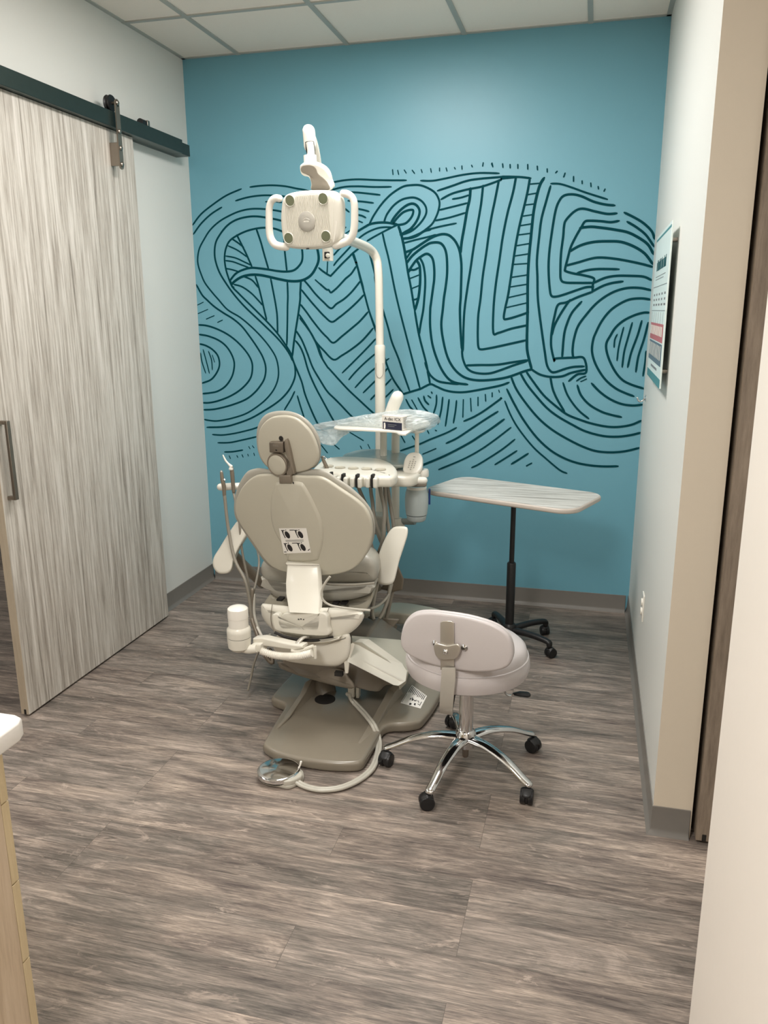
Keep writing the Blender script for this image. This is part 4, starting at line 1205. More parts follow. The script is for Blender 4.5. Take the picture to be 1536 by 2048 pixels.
def hang(pts, r_, par, m='hose', name='tube'):
    bm = B(); tube(bm, [at(px, py, y) for px, py, y in pts], r_, 10, 7, dome=True); return obj(name, bm, m, par)
hang([(449, 990, -1.20), (457, 1060, -1.21), (470, 1120, -1.24), (490, 1160, -1.27), (499, 1200, -1.28), (503, 1240, -1.29)], .0075, ai)
hang([(467, 985, -1.17), (478, 1040, -1.2), (484, 1100, -1.2), (494, 1150, -1.2), (504, 1190, -1.2), (518, 1130, -1.1), (513, 1092, -1.0)], .0055, ai)
hang([(505, 1180, -1.25), (503, 1230, -1.28), (515, 1270, -1.32), (530, 1310, -1.34), (545, 1325, -1.35), (540, 1300, -1.32)], .010, ai, 'bracket')
hang([(508, 1190, -1.25), (509, 1230, -1.28), (520, 1265, -1.32), (527, 1290, -1.34), (540, 1270, -1.36)], .0075, ai, 'hosel')
hang([(516, 1305, -1.38), (507, 1330, -1.42), (502, 1355, -1.44), (496, 1380, -1.46)], .005, ai)
hang([(515, 1255, -1.4), (525, 1275, -1.42), (530, 1290, -1.44)], .006, ai, 'white')

# ================================================================== dental light on its post
dl = thing('dental_light', 'white dental light on a tall bent post, rounded square head with ribbed back', 'dental light', (1.22, -0.45, 0.3))
yp = -0.45
pm = []
bm = B(); tube(bm, [at(761, 1040, yp), at(761, 900, yp), at(760, 700, yp)], .0265, 20, smooth=False); obj('lower_post', bm, 'cream', dl)
bm = B(); lathe(bm, at(760, 705, yp), [(.0265, 0), (.0268, .03), (.024, .036), (.0195, .038)], 24); sl = obj('post_collar', bm, 'cream', dl)
c = at(758, 741, yp - .0265)
bm = B(); tube(bm, [at(752, 726, yp - .0275), at(752, 748, yp - .0275), at(759, 756, yp - .0275), at(766, 748, yp - .0275), at(766, 726, yp - .0275)], .0012, 6); obj('release_latch', bm, 'grey', sl)
zz_ = at(640, 492, -1.12).z
up = [at(760, 702, yp), at(758.5, 600, yp), at(757, 545, yp), at(752, 515, yp), at(737, 497, -.50), at(705, 483, -.68), at(676, 474, -.88), at(655, 470, -1.02)]
bm = B(); tube(bm, up, [.020, .020, .020, .0205, .022, .022, .021, .020], 20, 8); obj('bent_post', bm, 'cream', dl)
el = at(655, 478, -1.06)
bm = B(); a = at(655, 480, -1.06); b = at(656, 522, -1.06); cyl(bm, a, b, .023); obj('elbow_joint', bm, 'cream', dl)
jp = at(655, 508, -1.085)
bm = B(); obox(bm, at(654, 510, -1.086), V(1, 0, 0), V(0, 1, 0), Z, .012, .003, .013); obj('joint_socket', bm, 'dark', dl, bevel=.004)
bm = B(); lathe(bm, at(656, 511, -1.089), [(.009, 0), (.009, .004), (.004, .006)], 16, (0, -1, 0)); obj('joint_cap', bm, 'cream', dl)
# rising arm to the top joint
bm = B(); tube(bm, [at(660, 480, -1.06), at(640, 400, -1.16), at(628, 310, -1.25), at(619, 272, -1.30)], [.026, .026, .024, .022], 18, 6); obj('rising_arm', bm, 'cream', dl)
bm = B(); tube(bm, [at(620, 292, -1.32), at(618, 266, -1.33), at(617, 262, -1.33)], [.0235, .0235, .023], 22, dome=True); obj('top_joint', bm, 'white', dl)
bm = B(); tube(bm, [at(619, 284, -1.345), at(621, 300, -1.345), at(623, 312, -1.345)], [.0165, .0175, .015], 16); obj('joint_recess', bm, 'dark', dl)
bm = B(); tube(bm, [at(619, 285, -1.352), at(622, 305, -1.352), at(621, 316, -1.35)], [.0145, .014, .016], 16); obj('drop_link', bm, 'cream', dl)
bm = B(); cyl(bm, at(620, 311, -1.345), at(621, 330, -1.345), .0245); obj('swivel_collar', bm, 'white', dl)
# yoke: rounded plate and S-shaped neck
ny = V(-.1, -.9, -.45).normalized()
Oy = at(620, 345, -1.36)
def onY(pts, d=0): return [onp(a, b, Oy - ny * d, ny) for a, b in T('G', pts)]
yk = [(508, 540), (520, 512), (560, 498), (620, 498), (670, 508), (715, 525), (765, 560), (800, 610), (820, 680), (832, 770), (635, 775), (625, 700), (600, 640), (555, 628), (520, 600)]
obj('yoke_cover', slab(B(), onY(yk, -.002), ny, rprof(.030, .004), N=70, seg=4), 'white', dl)
yg = [(522, 548), (540, 520), (600, 508), (650, 518), (680, 550), (700, 600), (760, 650), (800, 700), (812, 765), (640, 768), (634, 700), (605, 612), (560, 600), (530, 580)]
obj('yoke_underside', slab(B(), [p + ny * .004 for p in onY(yg)], ny, rprof(.008, .002), N=70, seg=4), 'grey', dl)
# head
nh = V(-.17, -.97, -.14).normalized(); Oh = at(617, 440, -1.38)
def onL(pts, d=0): return [onp(a, b, Oh - nh * d, nh) for a, b in T('G', pts)]
hd = [(328, 900), (345, 845), (390, 808), (500, 782), (620, 772), (740, 772), (830, 782), (885, 812), (928, 870), (940, 1000), (935, 1200), (915, 1280), (860, 1335), (780, 1365), (620, 1378), (440, 1368), (372, 1342), (342, 1280), (326, 1200), (316, 1050)]
head = obj('light_head', slab(B(), onL(hd), nh, [(.020, -.010), (.012, -.009), (.004, -.004), (0, .004), (0, .030), (.010, .042), (.03, .048)], N=100, seg=4), 'cream', dl)
pn = [(362, 920), (380, 860), (430, 825), (620, 800), (780, 800), (840, 830), (868, 880), (872, 1000), (866, 1200), (850, 1290), (800, 1330), (620, 1352), (450, 1345), (385, 1310), (362, 1240), (350, 1050)]
front = [p + nh * .0112 for p in onL(pn)]
pl = obj('vent_panel', slab(B(), front, nh, rprof(.004, .0015), N=90, seg=4), 'cream', head)
hx_ = nh.cross(Z).normalized() * -1; hz_ = nh.cross(hx_).normalized()
if hz_.z < 0: hz_ = -hz_
ctr = sum(front, Vector()) / len(front)
P2 = resample(catmull(front, 4, True), 160)
bm = B()
uv = [((p - ctr).dot(hx_), (p - ctr).dot(hz_)) for p in P2]
u = -.094
while u < .094:
    zs = []
    for (a, b), (c_, d) in zip(uv, uv[1:] + uv[:1]):
        if (a - u) * (c_ - u) <= 0 and a != c_: zs.append(b + (d - b) * (u - a) / (c_ - a))
    if len(zs) >= 2:
        lo, hi = min(zs) + .006, max(zs) - .006
        if hi - lo > .02: obox(bm, ctr + hx_ * u + hz_ * ((lo + hi) / 2) + nh * .0008, hx_, nh, hz_, .0015, .0026, (hi - lo) / 2)
    u += .0056
obj('vent_ribs', bm, 'cream', pl, smooth=False, bevel=.0004)
for a, b in ((430, 876), (768, 856), (416, 1258), (797, 1240)):
    c = onL([(a, b)])[0] + nh * .0145
    bm = B(); lathe(bm, c, [(.0215, -.004), (.0215, .0015), (.020, .0028), (.0190, .0016)], 28, nh); rg = obj('port_ring', bm, 'cream', head)
    bm = B(); lathe(bm, c, [(.0188, 0), (.0188, .0019), (.010, .0022)], 28, nh); obj('port_window', bm, 'lens', rg)
c = onL([(600, 1088)])[0] + nh * .0135
bm = B(); lathe(bm, c, [(.0365, -.002), (.0365, .002), (.034, .0034), (.016, .0042)], 40, nh); cp = obj('centre_cap', bm, 'silver', head)
bm = B()
for k, (dx_, w_) in enumerate(((-.010, .0012), (-.006, .0020), (-.001, .0012), (.004, .002), (.009, .0012))):
    obox(bm, c + hx_ * dx_ + nh * .0044, hx_, nh, hz_, w_, .0003, .0022)
tube(bm, [c + hx_ * -.014 + hz_ * .006 + nh * .0042, c + hz_ * .011 + nh * .0045, c + hx_ * .014 + hz_ * .006 + nh * .0042], .0005, 5)
obj('cap_emblem', bm, 'white', cp, smooth=False)
obj('side_slot', obox(B(), onL([(895, 1062)])[0] + nh * .003, hx_, nh, hz_, .0016, .006, .006), 'dark', head)
bm = B(); tube(bm, [p + nh * .009 for p in onL([(898, 1085), (892, 1180), (880, 1250), (868, 1300)])], .0022, 8); obj('side_bead', bm, 'white', head)
obj('bottom_notch', obox(B(), onL([(600, 1368)])[0] + nh * .006, hx_, nh, hz_, .004, .006, .002), 'dark', head)
for hn in ([(300, 855), (262, 852), (222, 880), (198, 950), (196, 1060), (198, 1180), (212, 1260), (248, 1318), (300, 1342), (370, 1352)], [(955, 803), (1000, 812), (1045, 845), (1068, 910), (1072, 1020), (1068, 1150), (1050, 1230), (1010, 1285), (950, 1312), (880, 1338)]):
    bm = B(); tube(bm, onL(hn, .012), [.0135, .0135, .013, .0135, .014, .0145, .015, .015, .015], 16, 6, dome=True, flat=((0, 1, 0), 1, 1))
    obj('grip_handle', bm, 'white', dl)

# ================================================================== delivery unit
du = thing('delivery_unit', 'cream instrument delivery head with hanging grey hoses, posts and tray arm right of the backrest', 'delivery unit', (1.35, -0.75, 0.35))
yd = -.62
bm = B(); tube(bm, [at(791, 1035, yd), at(791, 880, yd), at(792, 864, yd)], .0205, 22, smooth=False); obj('column', bm, 'cream', du)
bm = B(); tube(bm, [at(777, 838, yd), at(787, 812, yd - .02), at(795, 794, yd - .04)], [.027, .031, .030], 22, dome=True); obj('arm_tube', bm, 'white', du)
bm = B(); lathe(bm, at(796, 1062, yd), [(.030, 0), (.034, .01), (.034, .045), (.026, .062), (.0205, .068)], 28); obj('column_hub', bm, 'cream', du)
bm = B(); cyl(bm, at(800, 1043, yd), at(830, 1043, yd - .02), .0165); obj('hub_arm', bm, 'slate', du)
bm = B(); obox(bm, at(752, 1046, yd + .04), V(1, 0, 0), V(0, 1, 0), Z, .055, .05, .05); obj('support_block', bm, 'silver', du, bevel=.012, seg=3)
# instrument head
zt_ = .975
hd2 = [(120, 915), (190, 840), (250, 800), (400, 780), (600, 782), (800, 798), (915, 832), (975, 875), (1000, 925), (990, 965), (940, 985), (880, 985), (700, 985), (500, 975), (330, 945), (180, 930)]
ol = [atz(a, b, zt_) for a, b in T('K', hd2)]
ch = obj('instrument_head', slab(B(), ol, Z, rprof(.050, .017, 5, .002), N=100, seg=4), 'cream', du)
for (a, b), (c_, d) in zip([(290, 890), (410, 905), (545, 912), (682, 918), (825, 925)], [(300, 950), (400, 970), (535, 985), (675, 990), (815, 990)]):
    c = atz(*T('K', [(a, b)])[0], zt_); e_ = atz(*T('K', [(c_, d)])[0], zt_)
    bm = B(); lathe(bm, (c.x, c.y, zt_ - .0012), [(.0235, .0045), (.0235, .0075), (.0205, .0082), (.018, .0062), (.010, .0045)], 28); cup = obj('instrument_cup', bm, 'shell', ch)
    if a > 300:
        f = V(e_.x, e_.y, 0)
        for s_ in (-1, 1):
            bm = B(); obox(bm, V(c.x + s_ * .0165, e_.y - .004, zt_ - .024), V(1, 0, 0), V(0, 1, 0), Z, .0095, .022, .022); obj('cup_jaw', bm, 'cream', cup, bevel=.007, seg=3)
        bm = B(); obox(bm, V(c.x, e_.y + .006, zt_ - .020), V(1, 0, 0), V(0, 1, 0), Z, .006, .016, .028); obj('cup_slot', bm, 'dark', cup, bevel=.002)
tr_ = [(440, 768), (520, 735), (600, 715), (720, 706), (860, 710), (1000, 732), (1100, 768), (1090, 820), (1050, 870), (800, 850), (500, 810)]
obj('tray_insert', slab(B(), [atz(a, b, .968) for a, b in T('K', tr_)], Z, rprof(.014, .005), N=70, seg=4), 'slate', du)
ol = [atz(a, b, .938) for a, b in T('K', [(980, 900), (1050, 890), (1220, 900), (1240, 945), (1150, 985), (1000, 985), (940, 975)])]
obj('head_side', slab(B(), ol, Z, rprof(.05, .015), N=50), 'cream', du)
# keypad
nk = V(-.12, -.72, .68).normalized(); Ok = at(824, 928, -.93)
kp = [(1055, 870), (1068, 810), (1100, 758), (1150, 735), (1215, 740), (1248, 780), (1252, 850), (1238, 905), (1200, 945), (1150, 958), (1090, 950), (1052, 925)]
ol = [onp(a, b, Ok, nk) for a, b in T('K', kp)]
kpd = obj('keypad', slab(B(), ol, nk, rprof(.022, .008), N=60), 'white', du)
bm = B(); kc = sum(ol, Vector()) / len(ol); kx_ = nk.cross(Z).normalized() * -1; kz_ = nk.cross(kx_).normalized(); kz_ = kz_ if kz_.z > 0 else -kz_
for i in range(-1, 2):
    for j in range(-3, 3):
        if abs(i) + abs(j + .5) < 3.2: lathe(bm, kc + kx_ * (i * .013) + kz_ * (j * .0105 - .002), [(.0036, -.001), (.0036, .0006), (.002, .0012)], 10, nk)
obj('keypad_buttons', bm, 'silver', kpd)
bm = B(); obox(bm, kc + kz_ * .034 + nk * .0003, kx_, nk, kz_, .005, .0006, .0012); obj('keypad_mark', bm, 'greyprint', kpd, smooth=False)
bm = B(); lathe(bm, at(842, 953, -.90), [(.034, 0), (.036, .006), (.036, .026), (.032, .034), (.02, .036)], 28); obj('bottle_cap_housing', bm, 'white', du)
bm = B(); tube(bm, [at(783, 961, -.99), at(800, 960, -.99), at(848, 961, -.97)], [.0155, .016, .0165], 16, smooth=False, dome=True); hb = obj('handle_bar', bm, 'white', du)
bm = B(); tube(bm, [at(790, 967, -.985), at(848, 968, -.965)], .0135, 14, smooth=False, dome=True); obj('handle_underside', bm, 'grey', hb)
bm = B(); lathe(bm, at(781, 963, -1.006), [(.009, 0), (.008, .002), (.005, .003)], 18, (-.2, -1, 0)); obj('handle_button', bm, 'silver', hb)
# water bottle
bt = at(833, 1041, -.86); tp_ = at(833, 972, -.86); hb_ = (tp_ - bt).length
ub = .1953 * 3.62 / F_PX
bm = B(); lathe(bm, bt + Z * .028, [(70 * ub, 0), (112 * ub, .004), (122 * ub, .04), (124 * ub, .075), (118 * ub, .105), (108 * ub, hb_ - .045), (98 * ub, hb_ - .034), (60 * ub, hb_ - .028)], 36); wb = obj('water_bottle', bm, 'bottle', du)
bm = B(); lathe(bm, bt, [(40 * ub, -.002), (84 * ub, 0), (98 * ub, .006), (108 * ub, .028)], 36); obj('bottle_base', bm, 'bottle', wb)
bm = B(); lathe(bm, bt + Z * (hb_ - .012), [(104 * ub, 0), (106 * ub, .006), (100 * ub, .012)], 36); obj('bottle_collar', bm, 'white', wb)
bm = B(); obox(bm, at(859, 993, -.83), V(.98, .2, 0), V(-.2, .98, 0), Z, .0045, .012, .036); obj('blue_strip', bm, 'blue', wb, bevel=.001)
# tray plate above, its post and cone
zp = 1.135
tp_o = [atz(a, b, zp) for a, b in ((670, 855), (720, 858), (762, 860), (790, 862), (798, 866), (812, 867), (822, 861), (835, 856), (861, 849), (850, 838), (820, 832), (740, 836), (700, 843), (676, 849))]
tr2 = obj('tray', slab(B(), tp_o, Z, rprof(.010, .0035), N=90, seg=4), 'white', du)
c = at(767, 866, -.72)
bm = B(); lathe(bm, (c.x, c.y, zp - .012), [(.035, 0), (.034, -.012), (.022, -.038), (.014, -.046)], 24); obj('tray_cone', bm, 'cream', du)
bm = B(); cyl(bm, (c.x, c.y, zp - .03), (c.x, c.y, .955), .0165); obj('tray_stem', bm, 'cream', du)
c = at(834, 866, -.86)
bm = B(); lathe(bm, (c.x, c.y, zp - .014), [(.040, 0), (.036, -.010), (.016, -.018)], 22); obj('tray_foot', bm, 'white', du)
bm = B(); cyl(bm, (c.x, c.y, zp - .02), (c.x, c.y, .93), .0098); obj('tray_rod', bm, 'cream', du)
# instrument seen over the left end
bm = B(); tube(bm, [at(*p, -1.13) for p in T('K', [(285, 920), (262, 870), (240, 820), (228, 785)])], [.0075, .0085, .0075, .005], 10, dome=True); sy = obj('air_syringe', bm, 'bracket', du)
bm = B(); tube(bm, [at(*p, -1.14) for p in T('K', [(215, 795), (240, 780), (280, 808), (315, 800)])], .0028, 8, dome=True); obj('syringe_nozzle', bm, 'chrome', sy)
# hoses
def hoseL(pts, r_, m='hose'):
    bm = B(); tube(bm, [at(a, b, y) for a, b, y in pts], r_, 10, 7, dome=True); return obj('hose', bm, m, du)
hoseL([(713, 960, -1.02), (717, 975, -1.02), (724, 992, -1.02), (735, 1015, -1.03), (748, 1040, -1.04), (757, 1070, -1.05), (763, 1085, -1.05)], .0085)
hoseL([(740, 960, -1.02), (742, 985, -1.03), (745, 1005, -1.04), (748, 1030, -1.05), (757, 1062, -1.06), (764, 1080, -1.06)], .0085)
hoseL([(757, 960, -1.03), (763, 990, -1.05), (769, 1020, -1.07), (768, 1050, -1.09), (766, 1080, -1.11), (754, 1120, -1.13), (747, 1180, -1.15), (744, 1220, -1.16), (746, 1248, -1.16), (757, 1257, -1.15), (771, 1240, -1.14), (780, 1205, -1.13), (786, 1175, -1.11), (788, 1150, -1.06)], .0092)
hoseL([(769, 960, -1.02), (771, 1000, -1.03), (773, 1030, -1.04), (777, 1055, -1.05), (780, 1075, -1.05)], .0088)
hoseL([(773, 960, -.98), (779, 1000, -.99), (784, 1030, -1.0), (788, 1055, -1.01)], .0088)
hoseL([(756, 1165, -1.2), (750, 1190, -1.2), (745, 1225, -1.2), (752, 1243, -1.19), (764, 1228, -1.18), (775, 1200, -1.17), (780, 1172, -1.16)], .0075, 'hosel')
hoseL([(742, 1217, -1.3), (757, 1211, -1.25), (771, 1198, -1.2), (779, 1185, -1.16), (784, 1168, -1.14)], .006, 'hosel')
hoseL([(750, 1245, -1.17), (762, 1232, -1.16), (776, 1205, -1.15), (781, 1180, -1.14), (786, 1160, -1.12)], .006)

# ================================================================== things lying on the tray
yb_ = -.86
fb = [(764, 860), (805, 866), (804, 834), (763, 830)]
F0 = [atz(764, 857.5, zp + .001), atz(805, 861.5, zp + .001)]
e1 = (F0[1] - F0[0]); e2 = V(-e1.y, e1.x, 0).normalized() * .085
hz2 = (at(763, 830, F0[0].y).z - F0[0].z)
bx = thing('printed_box', 'small white printed carton with a dark panel inside the clear plastic bag', 'box', (F0[0] + e1 / 2 + e2 / 2))
bm = B(); A0 = [F0[0], F0[1], F0[1] + e2, F0[0] + e2]
poly_solid(bm, A0, [p + Z * hz2 for p in A0]); bxo = obj('carton', bm, 'paper', bx, smooth=False, bevel=.001)
nf = -V(-e1.y, e1.x, 0).normalized()
q = [F0[0] + Z * hz2, F0[1] + Z * hz2, F0[1], F0[0]]
obj('dark_panel', quad_marks(q, [(.04, .46, .98, .99)], nf, .0008), 'navy', bxo, smooth=False)
obj('panel_shape', quad_marks(q, [(.10, .55, .17, .52, .19, .75, .17, .97, .10, .97)], nf, .0014), 'paper', bxo, smooth=False)
obj('panel_print', quad_marks(q, [(.3, .62, .72, .66), (.3, .74, .62, .78)], nf, .0014), 'greyprint', bxo, smooth=False)
def text(s_, size, o_, ux, uz, m, parent, name, ext=.0003):
    cu = bpy.data.curves.new(name, 'FONT'); cu.body = s_; cu.size = size; cu.extrude = ext; cu.align_x = 'CENTER'; cu.align_y = 'CENTER'
    t_ = bpy.data.objects.new('tmp', cu); COL.objects.link(t_)
    dg = bpy.context.evaluated_depsgraph_get(); me = bpy.data.meshes.new_from_object(t_.evaluated_get(dg))
    bpy.data.objects.remove(t_)
    n3 = ux.cross(uz)
    me.transform(Matrix(((ux.x, uz.x, n3.x, o_.x), (ux.y, uz.y, n3.y, o_.y), (ux.z, uz.z, n3.z, o_.z), (0, 0, 0, 1))))
    bm = B(); bm.from_mesh(me); return obj(name, bm, m, parent, smooth=False)
text('A-dec ICX', .020, q[0].lerp(q[1], .52) - Z * (hz2 * .24) + nf * .001, e1.normalized(), Z, 'print', bxo, 'carton_lettering')
q2_ = [F0[1] + Z * hz2, F0[1] + e2 + Z * hz2, F0[1] + e2, F0[1]]
random.seed(11)
mk = [(.08, .1 + .09 * i, .35 + .5 * random.random(), .13 + .09 * i) for i in range(9)]
obj('side_print', quad_marks(q2_, mk, e1.normalized(), .0008), 'greyprint', bxo, smooth=False)

bg = [(120, 468), (250, 432), (420, 405), (600, 370), (800, 336), (950, 318), (1100, 300), (1250, 312), (1350, 338), (1422, 368), (1370, 420), (1290, 470), (1180, 505), (1080, 522), (980, 505), (830, 490), (600, 488), (380, 486), (240, 505), (150, 510)]
nbag = V(-.25, -.93, .28).normalized(); Ob = at(780, 845, -.945)
P3 = resample(catmull([onp(a, b, Ob, nbag) for a, b in T('K', bg)], 4, True), 200)
cb_ = sum(P3, Vector()) / len(P3)
random.seed(21)
from mathutils import noise as _n
def crumple(p, a=.009): return p + nbag * (abs(_n.noise(p * 26)) * a * 1.6 - a * .4 + abs(_n.noise(p * 70 + Vector((3, 1, 2)))) * a * .7)
bm = B(); R_ = []
for s_, d_ in ((1, 0), (.96, .008), (.92, .013), (.86, .017), (.8, .020), (.72, .023), (.64, .026), (.55, .027), (.45, .028), (.35, .028), (.24, .028), (.12, .028)):
    R_.append([crumple(cb_ + (p - cb_) * s_ + nbag * (d_ + .0)) for p in P3])
R2 = [[crumple(cb_ + (p - cb_) * s_ - nbag * d_) for p in P3] for s_, d_ in ((.95, .05), (.88, .11), (.6, .16), (.2, .17))]
rings(bm, R_[::-1] + R2)
bag = thing('plastic_bag', 'crumpled clear plastic bag draped over the tray and hanging off its left end', 'plastic bag', atz(760, 858, zp))
obj('bag_body', bm, 'film', bag, smooth=False)
fl = [(130, 500), (200, 520), (380, 490), (470, 510), (500, 540), (440, 580), (400, 630), (355, 668), (280, 665), (205, 640), (185, 590), (150, 540)]
P4 = resample(catmull([onp(a, b, Ob + V(0, .01, 0), nbag) for a, b in T('K', fl)], 4, True), 80)
c4 = sum(P4, Vector()) / len(P4)
bm = B(); rings(bm, [[crumple(c4 + (p - c4) * s_ + nbag * d_, .008) for p in P4] for s_, d_ in ((.1, .006), (.4, .007), (.7, .006), (.9, .004), (1, 0), (.9, -.005), (.5, -.007), (.1, -.007))])
obj('bag_tail', bm, 'film', bag, smooth=False)

# ================================================================== foot control
fc = thing('foot_control', 'chrome disc foot control on the floor in front of the chair plate', 'foot pedal', (1.215, -1.965, 0))
dc = atz(557, 1531, .05); dc = V(dc.x, dc.y, 0)
po = [atz(a, b, .016) for a, b in T('N', [(62, 1110), (62, 1150), (95, 1190), (150, 1212), (220, 1222), (285, 1236), (340, 1222), (405, 1180), (412, 1135), (395, 1105), (330, 1060), (230, 1020), (130, 1040), (80, 1075)])]
obj('pedal_base', slab(B(), po, Z, rprof(.015, .005), N=80, seg=4), 'hosel', fc)
r_d = .0775
bm = B(); lathe(bm, dc + Z * .018, [(r_d - .004, 0), (r_d, .004), (r_d, .016), (r_d - .004, .0195), (r_d - .012, .0210), (.040, .0250), (.010, .0275), (.003, .0276)], 64); dd = obj('disc', bm, 'chrome', fc)
bm = B(); lathe(bm, dc + Z * .014, [(r_d - .006, 0), (r_d - .006, .006)], 48); obj('disc_gap', bm, 'dark', fc)
cc = [atz(a, b, .034) for a, b in T('N', [(248, 1170), (270, 1155), (370, 1118), (402, 1130), (395, 1158), (330, 1190), (270, 1200), (250, 1190)])]
obj('cable_block', slab(B(), cc, Z, rprof(.022, .006), N=50, seg=4), 'hosel', fc)
bm = B(); tube(bm, [atz(*T('N', [(368, 1108)])[0], .030), atz(*T('N', [(384, 1080)])[0], .045), atz(*T('N', [(392, 1052)])[0], .058)], [.0045, .003, .0045], 10, dome=True); obj('toggle_lever', bm, 'paper', fc)
hp_ = [(345, 1192, .02), (400, 1228, .011), (480, 1255, .011), (570, 1265, .011), (700, 1248, .011), (830, 1192, .011), (930, 1110, .011), (976, 1010, .011), (990, 920, .012), (978, 845, .03), (945, 765, .06), (880, 680, .062), (810, 605, .064), (770, 560, .085), (755, 530, .11)]
for off, m_ in ((-.0058, 'hosel'), (.0058, 'hosel')):
    pts = [atz(*T('N', [(a, b)])[0], z) for a, b, z in hp_]
    out = []
    for i, p in enumerate(pts):
        d = (pts[min(i + 1, len(pts) - 1)] - pts[max(i - 1, 0)]); s_ = V(d.y, -d.x, 0); s_ = s_.normalized() if s_.length > 1e-5 else V(1, 0, 0)
        out.append(p + s_ * off)
    bm = B(); tube(bm, out, .0072, 10, 8); obj('cable', bm, m_, fc)

# ================================================================== operator stool
SX, SY = 1.885, -1.772
stl = thing('operator_stool', 'pale vinyl operator stool with small backrest and five-star chrome base', 'stool', (SX, SY, 0))
bm = B(); lathe(bm, (SX, SY, 0), [(.15, .386), (.195, .388), (.215, .400), (.222, .425), (.220, .450), (.214, .460), (.2125, .463), (.212, .467), (.206, .490), (.190, .504), (.150, .512), (.08, .514)], 72)
seat_ = obj('seat', bm, 'stoolvinyl', stl)
bm = B(); lathe(bm, (SX, SY, .4625), [(.2135, -.002), (.2165, 0), (.2135, .002)], 72); obj('piping', bm, 'stoolvinyl', seat_)
bm = B(); lathe(bm, (SX, SY, .372), [(.16, 0), (.165, .016)], 40); obj('seat_plate', bm, 'black', stl)
bm = B(); lathe(bm, (SX, SY, 0), [(.026, .10), (.026, .372)], 32); obj('gas_column', bm, 'chrome', stl)
bm = B(); lathe(bm, (SX, SY, 0), [(.010, .045), (.012, .050), (.012, .085)], 20); obj('column_tip', bm, 'nickel', stl)
bm = B(); lathe(bm, (SX, SY, 0), [(.022, .085), (.036, .092), (.040, .125), (.036, .150), (.028, .158)], 40); obj('hub', bm, 'chrome', stl)
angs = [-105.6, -33.6, 38.4, 110.4, 182.4 + 7]
cast_dir = [200, 268, 330, 60, 255]
for k, a_ in enumerate(angs):
    a = math.radians(a_); d = V(math.cos(a), math.sin(a), 0); o = V(SX, SY, 0)
    bm = B(); tube(bm, [o + d * .02 + Z * .125, o + d * .10 + Z * .130, o + d * .19 + Z * .112, o + d * .262 + Z * .080, o + d * .292 + Z * .068], [.024, .019, .0165, .0150, .0145], 16, 7, flat=((0, 0, 1), 1.15, .62), dome=True)
    lg = obj('base_leg', bm, 'chrome', stl)
    c = o + d * .288
    w_ = math.radians(cast_dir[k]); wd = V(math.cos(w_), math.sin(w_), 0); ax_ = V(-wd.y, wd.x, 0)
    bm = B(); cyl(bm, c + Z * .045, c + Z * .070, .007); obj('caster_stem', bm, 'chrome', lg)
    wc = c + wd * .012 + Z * .026
    bm = B(); lathe(bm, wc - ax_ * .023, [(.014, 0), (.024, .001), (.026, .004), (.026, .018), (.022, .020), (.022, .026), (.026, .028), (.026, .042), (.024, .045), (.014, .046)], 32, ax_)
    obj('caster', bm, 'black', lg)
    bm = B(); tube(bm, [wc + wd * .018 + Z * .016, wc + Z * .027, wc - wd * .014 + Z * .022], [.010, .013, .010], 12, flat=((0, 0, 1), 1.7, .5), dome=True); obj('caster_hood', bm, 'black', lg)
# lever
bm = B(); tube(bm, [V(SX + .10, SY + .05, .380), at(1012, 1388, -1.68), at(1030, 1388, -1.66)], .004, 8); lv = obj('height_lever', bm, 'chrome', stl)
bm = B(); tube(bm, [at(1028, 1388, -1.66), at(1040, 1388, -1.65), at(1054, 1389, -1.64)], [.006, .013, .014], 12, flat=((0, 0, 1), 1.2, .7), dome=True); obj('lever_knob', bm, 'black', lv)
# backrest
nb_ = V(-.22, -.97, .05).normalized(); Ob2 = at(905, 1300, -1.985)
def onT(pts, d=0): return [onp(a, b, Ob2 - nb_ * d, nb_) for a, b in T('S', pts)]
bk = [(243, 350), (250, 265), (285, 180), (350, 122), (430, 103), (540, 105), (700, 125), (850, 155), (1000, 205), (1090, 265), (1135, 335), (1153, 420), (1143, 490), (1100, 548), (1000, 580), (850, 587), (700, 572), (560, 545), (430, 505), (330, 460), (270, 415)]
bk0 = obj('back_pad_shell', slab(B(), onT(bk), nb_, rprof(.024, .010, 4, .003), N=100, seg=4), 'stoolvinyl', stl)
bk2 = [(a + (6 if a > 600 else 0), b - 16) for a, b in bk]
obj('back_pad', slab(B(), onT(bk2, .020), nb_, tprof(.035, .016), N=100, seg=4, dirv=-nb_), 'stoolvinyl', stl)
# flat steel bar, clamp and knob
def plate(name, pts, d, t_, m_, par, bev=.002, smooth=False):
    ol = [p + nb_ * d for p in onT(pts)]
    return obj(name, slab(B(), ol, nb_, rprof(t_, min(bev, t_ / 2.2)), smooth=smooth), m_, par)
bar = plate('back_bar', [(578, 175), (600, 162), (665, 162), (688, 178), (690, 360), (690, 556), (580, 556), (578, 360)], .012, .006, 'bronze', stl)
b0 = [at(*p, y) for p, y in zip(T('S', [(580, 556), (690, 556)]), (-2.0, -2.0))]
rows = [([(580, 552), (690, 552)], -2.012), ([(574, 640), (688, 650)], -2.018), ([(566, 760), (676, 770)], -2.012), ([(562, 850), (668, 862)], -2.002), ([(560, 895), (664, 905)], -1.985), ([(562, 915), (664, 932)], -1.95)]
bm = B(); prev = None
for pr, y in rows:
    a, b = [at(*p, y) for p in T('S', pr)]
    vs = [bm.verts.new(v) for v in (a, b, b + V(.001, .007, 0), a + V(.001, .007, 0))]
    if prev:
        for i in range(4): bm.faces.new((prev[i], prev[(i + 1) % 4], vs[(i + 1) % 4], vs[i]))
    else: bm.faces.new(vs)
    prev = vs
bm.faces.new(prev[::-1])
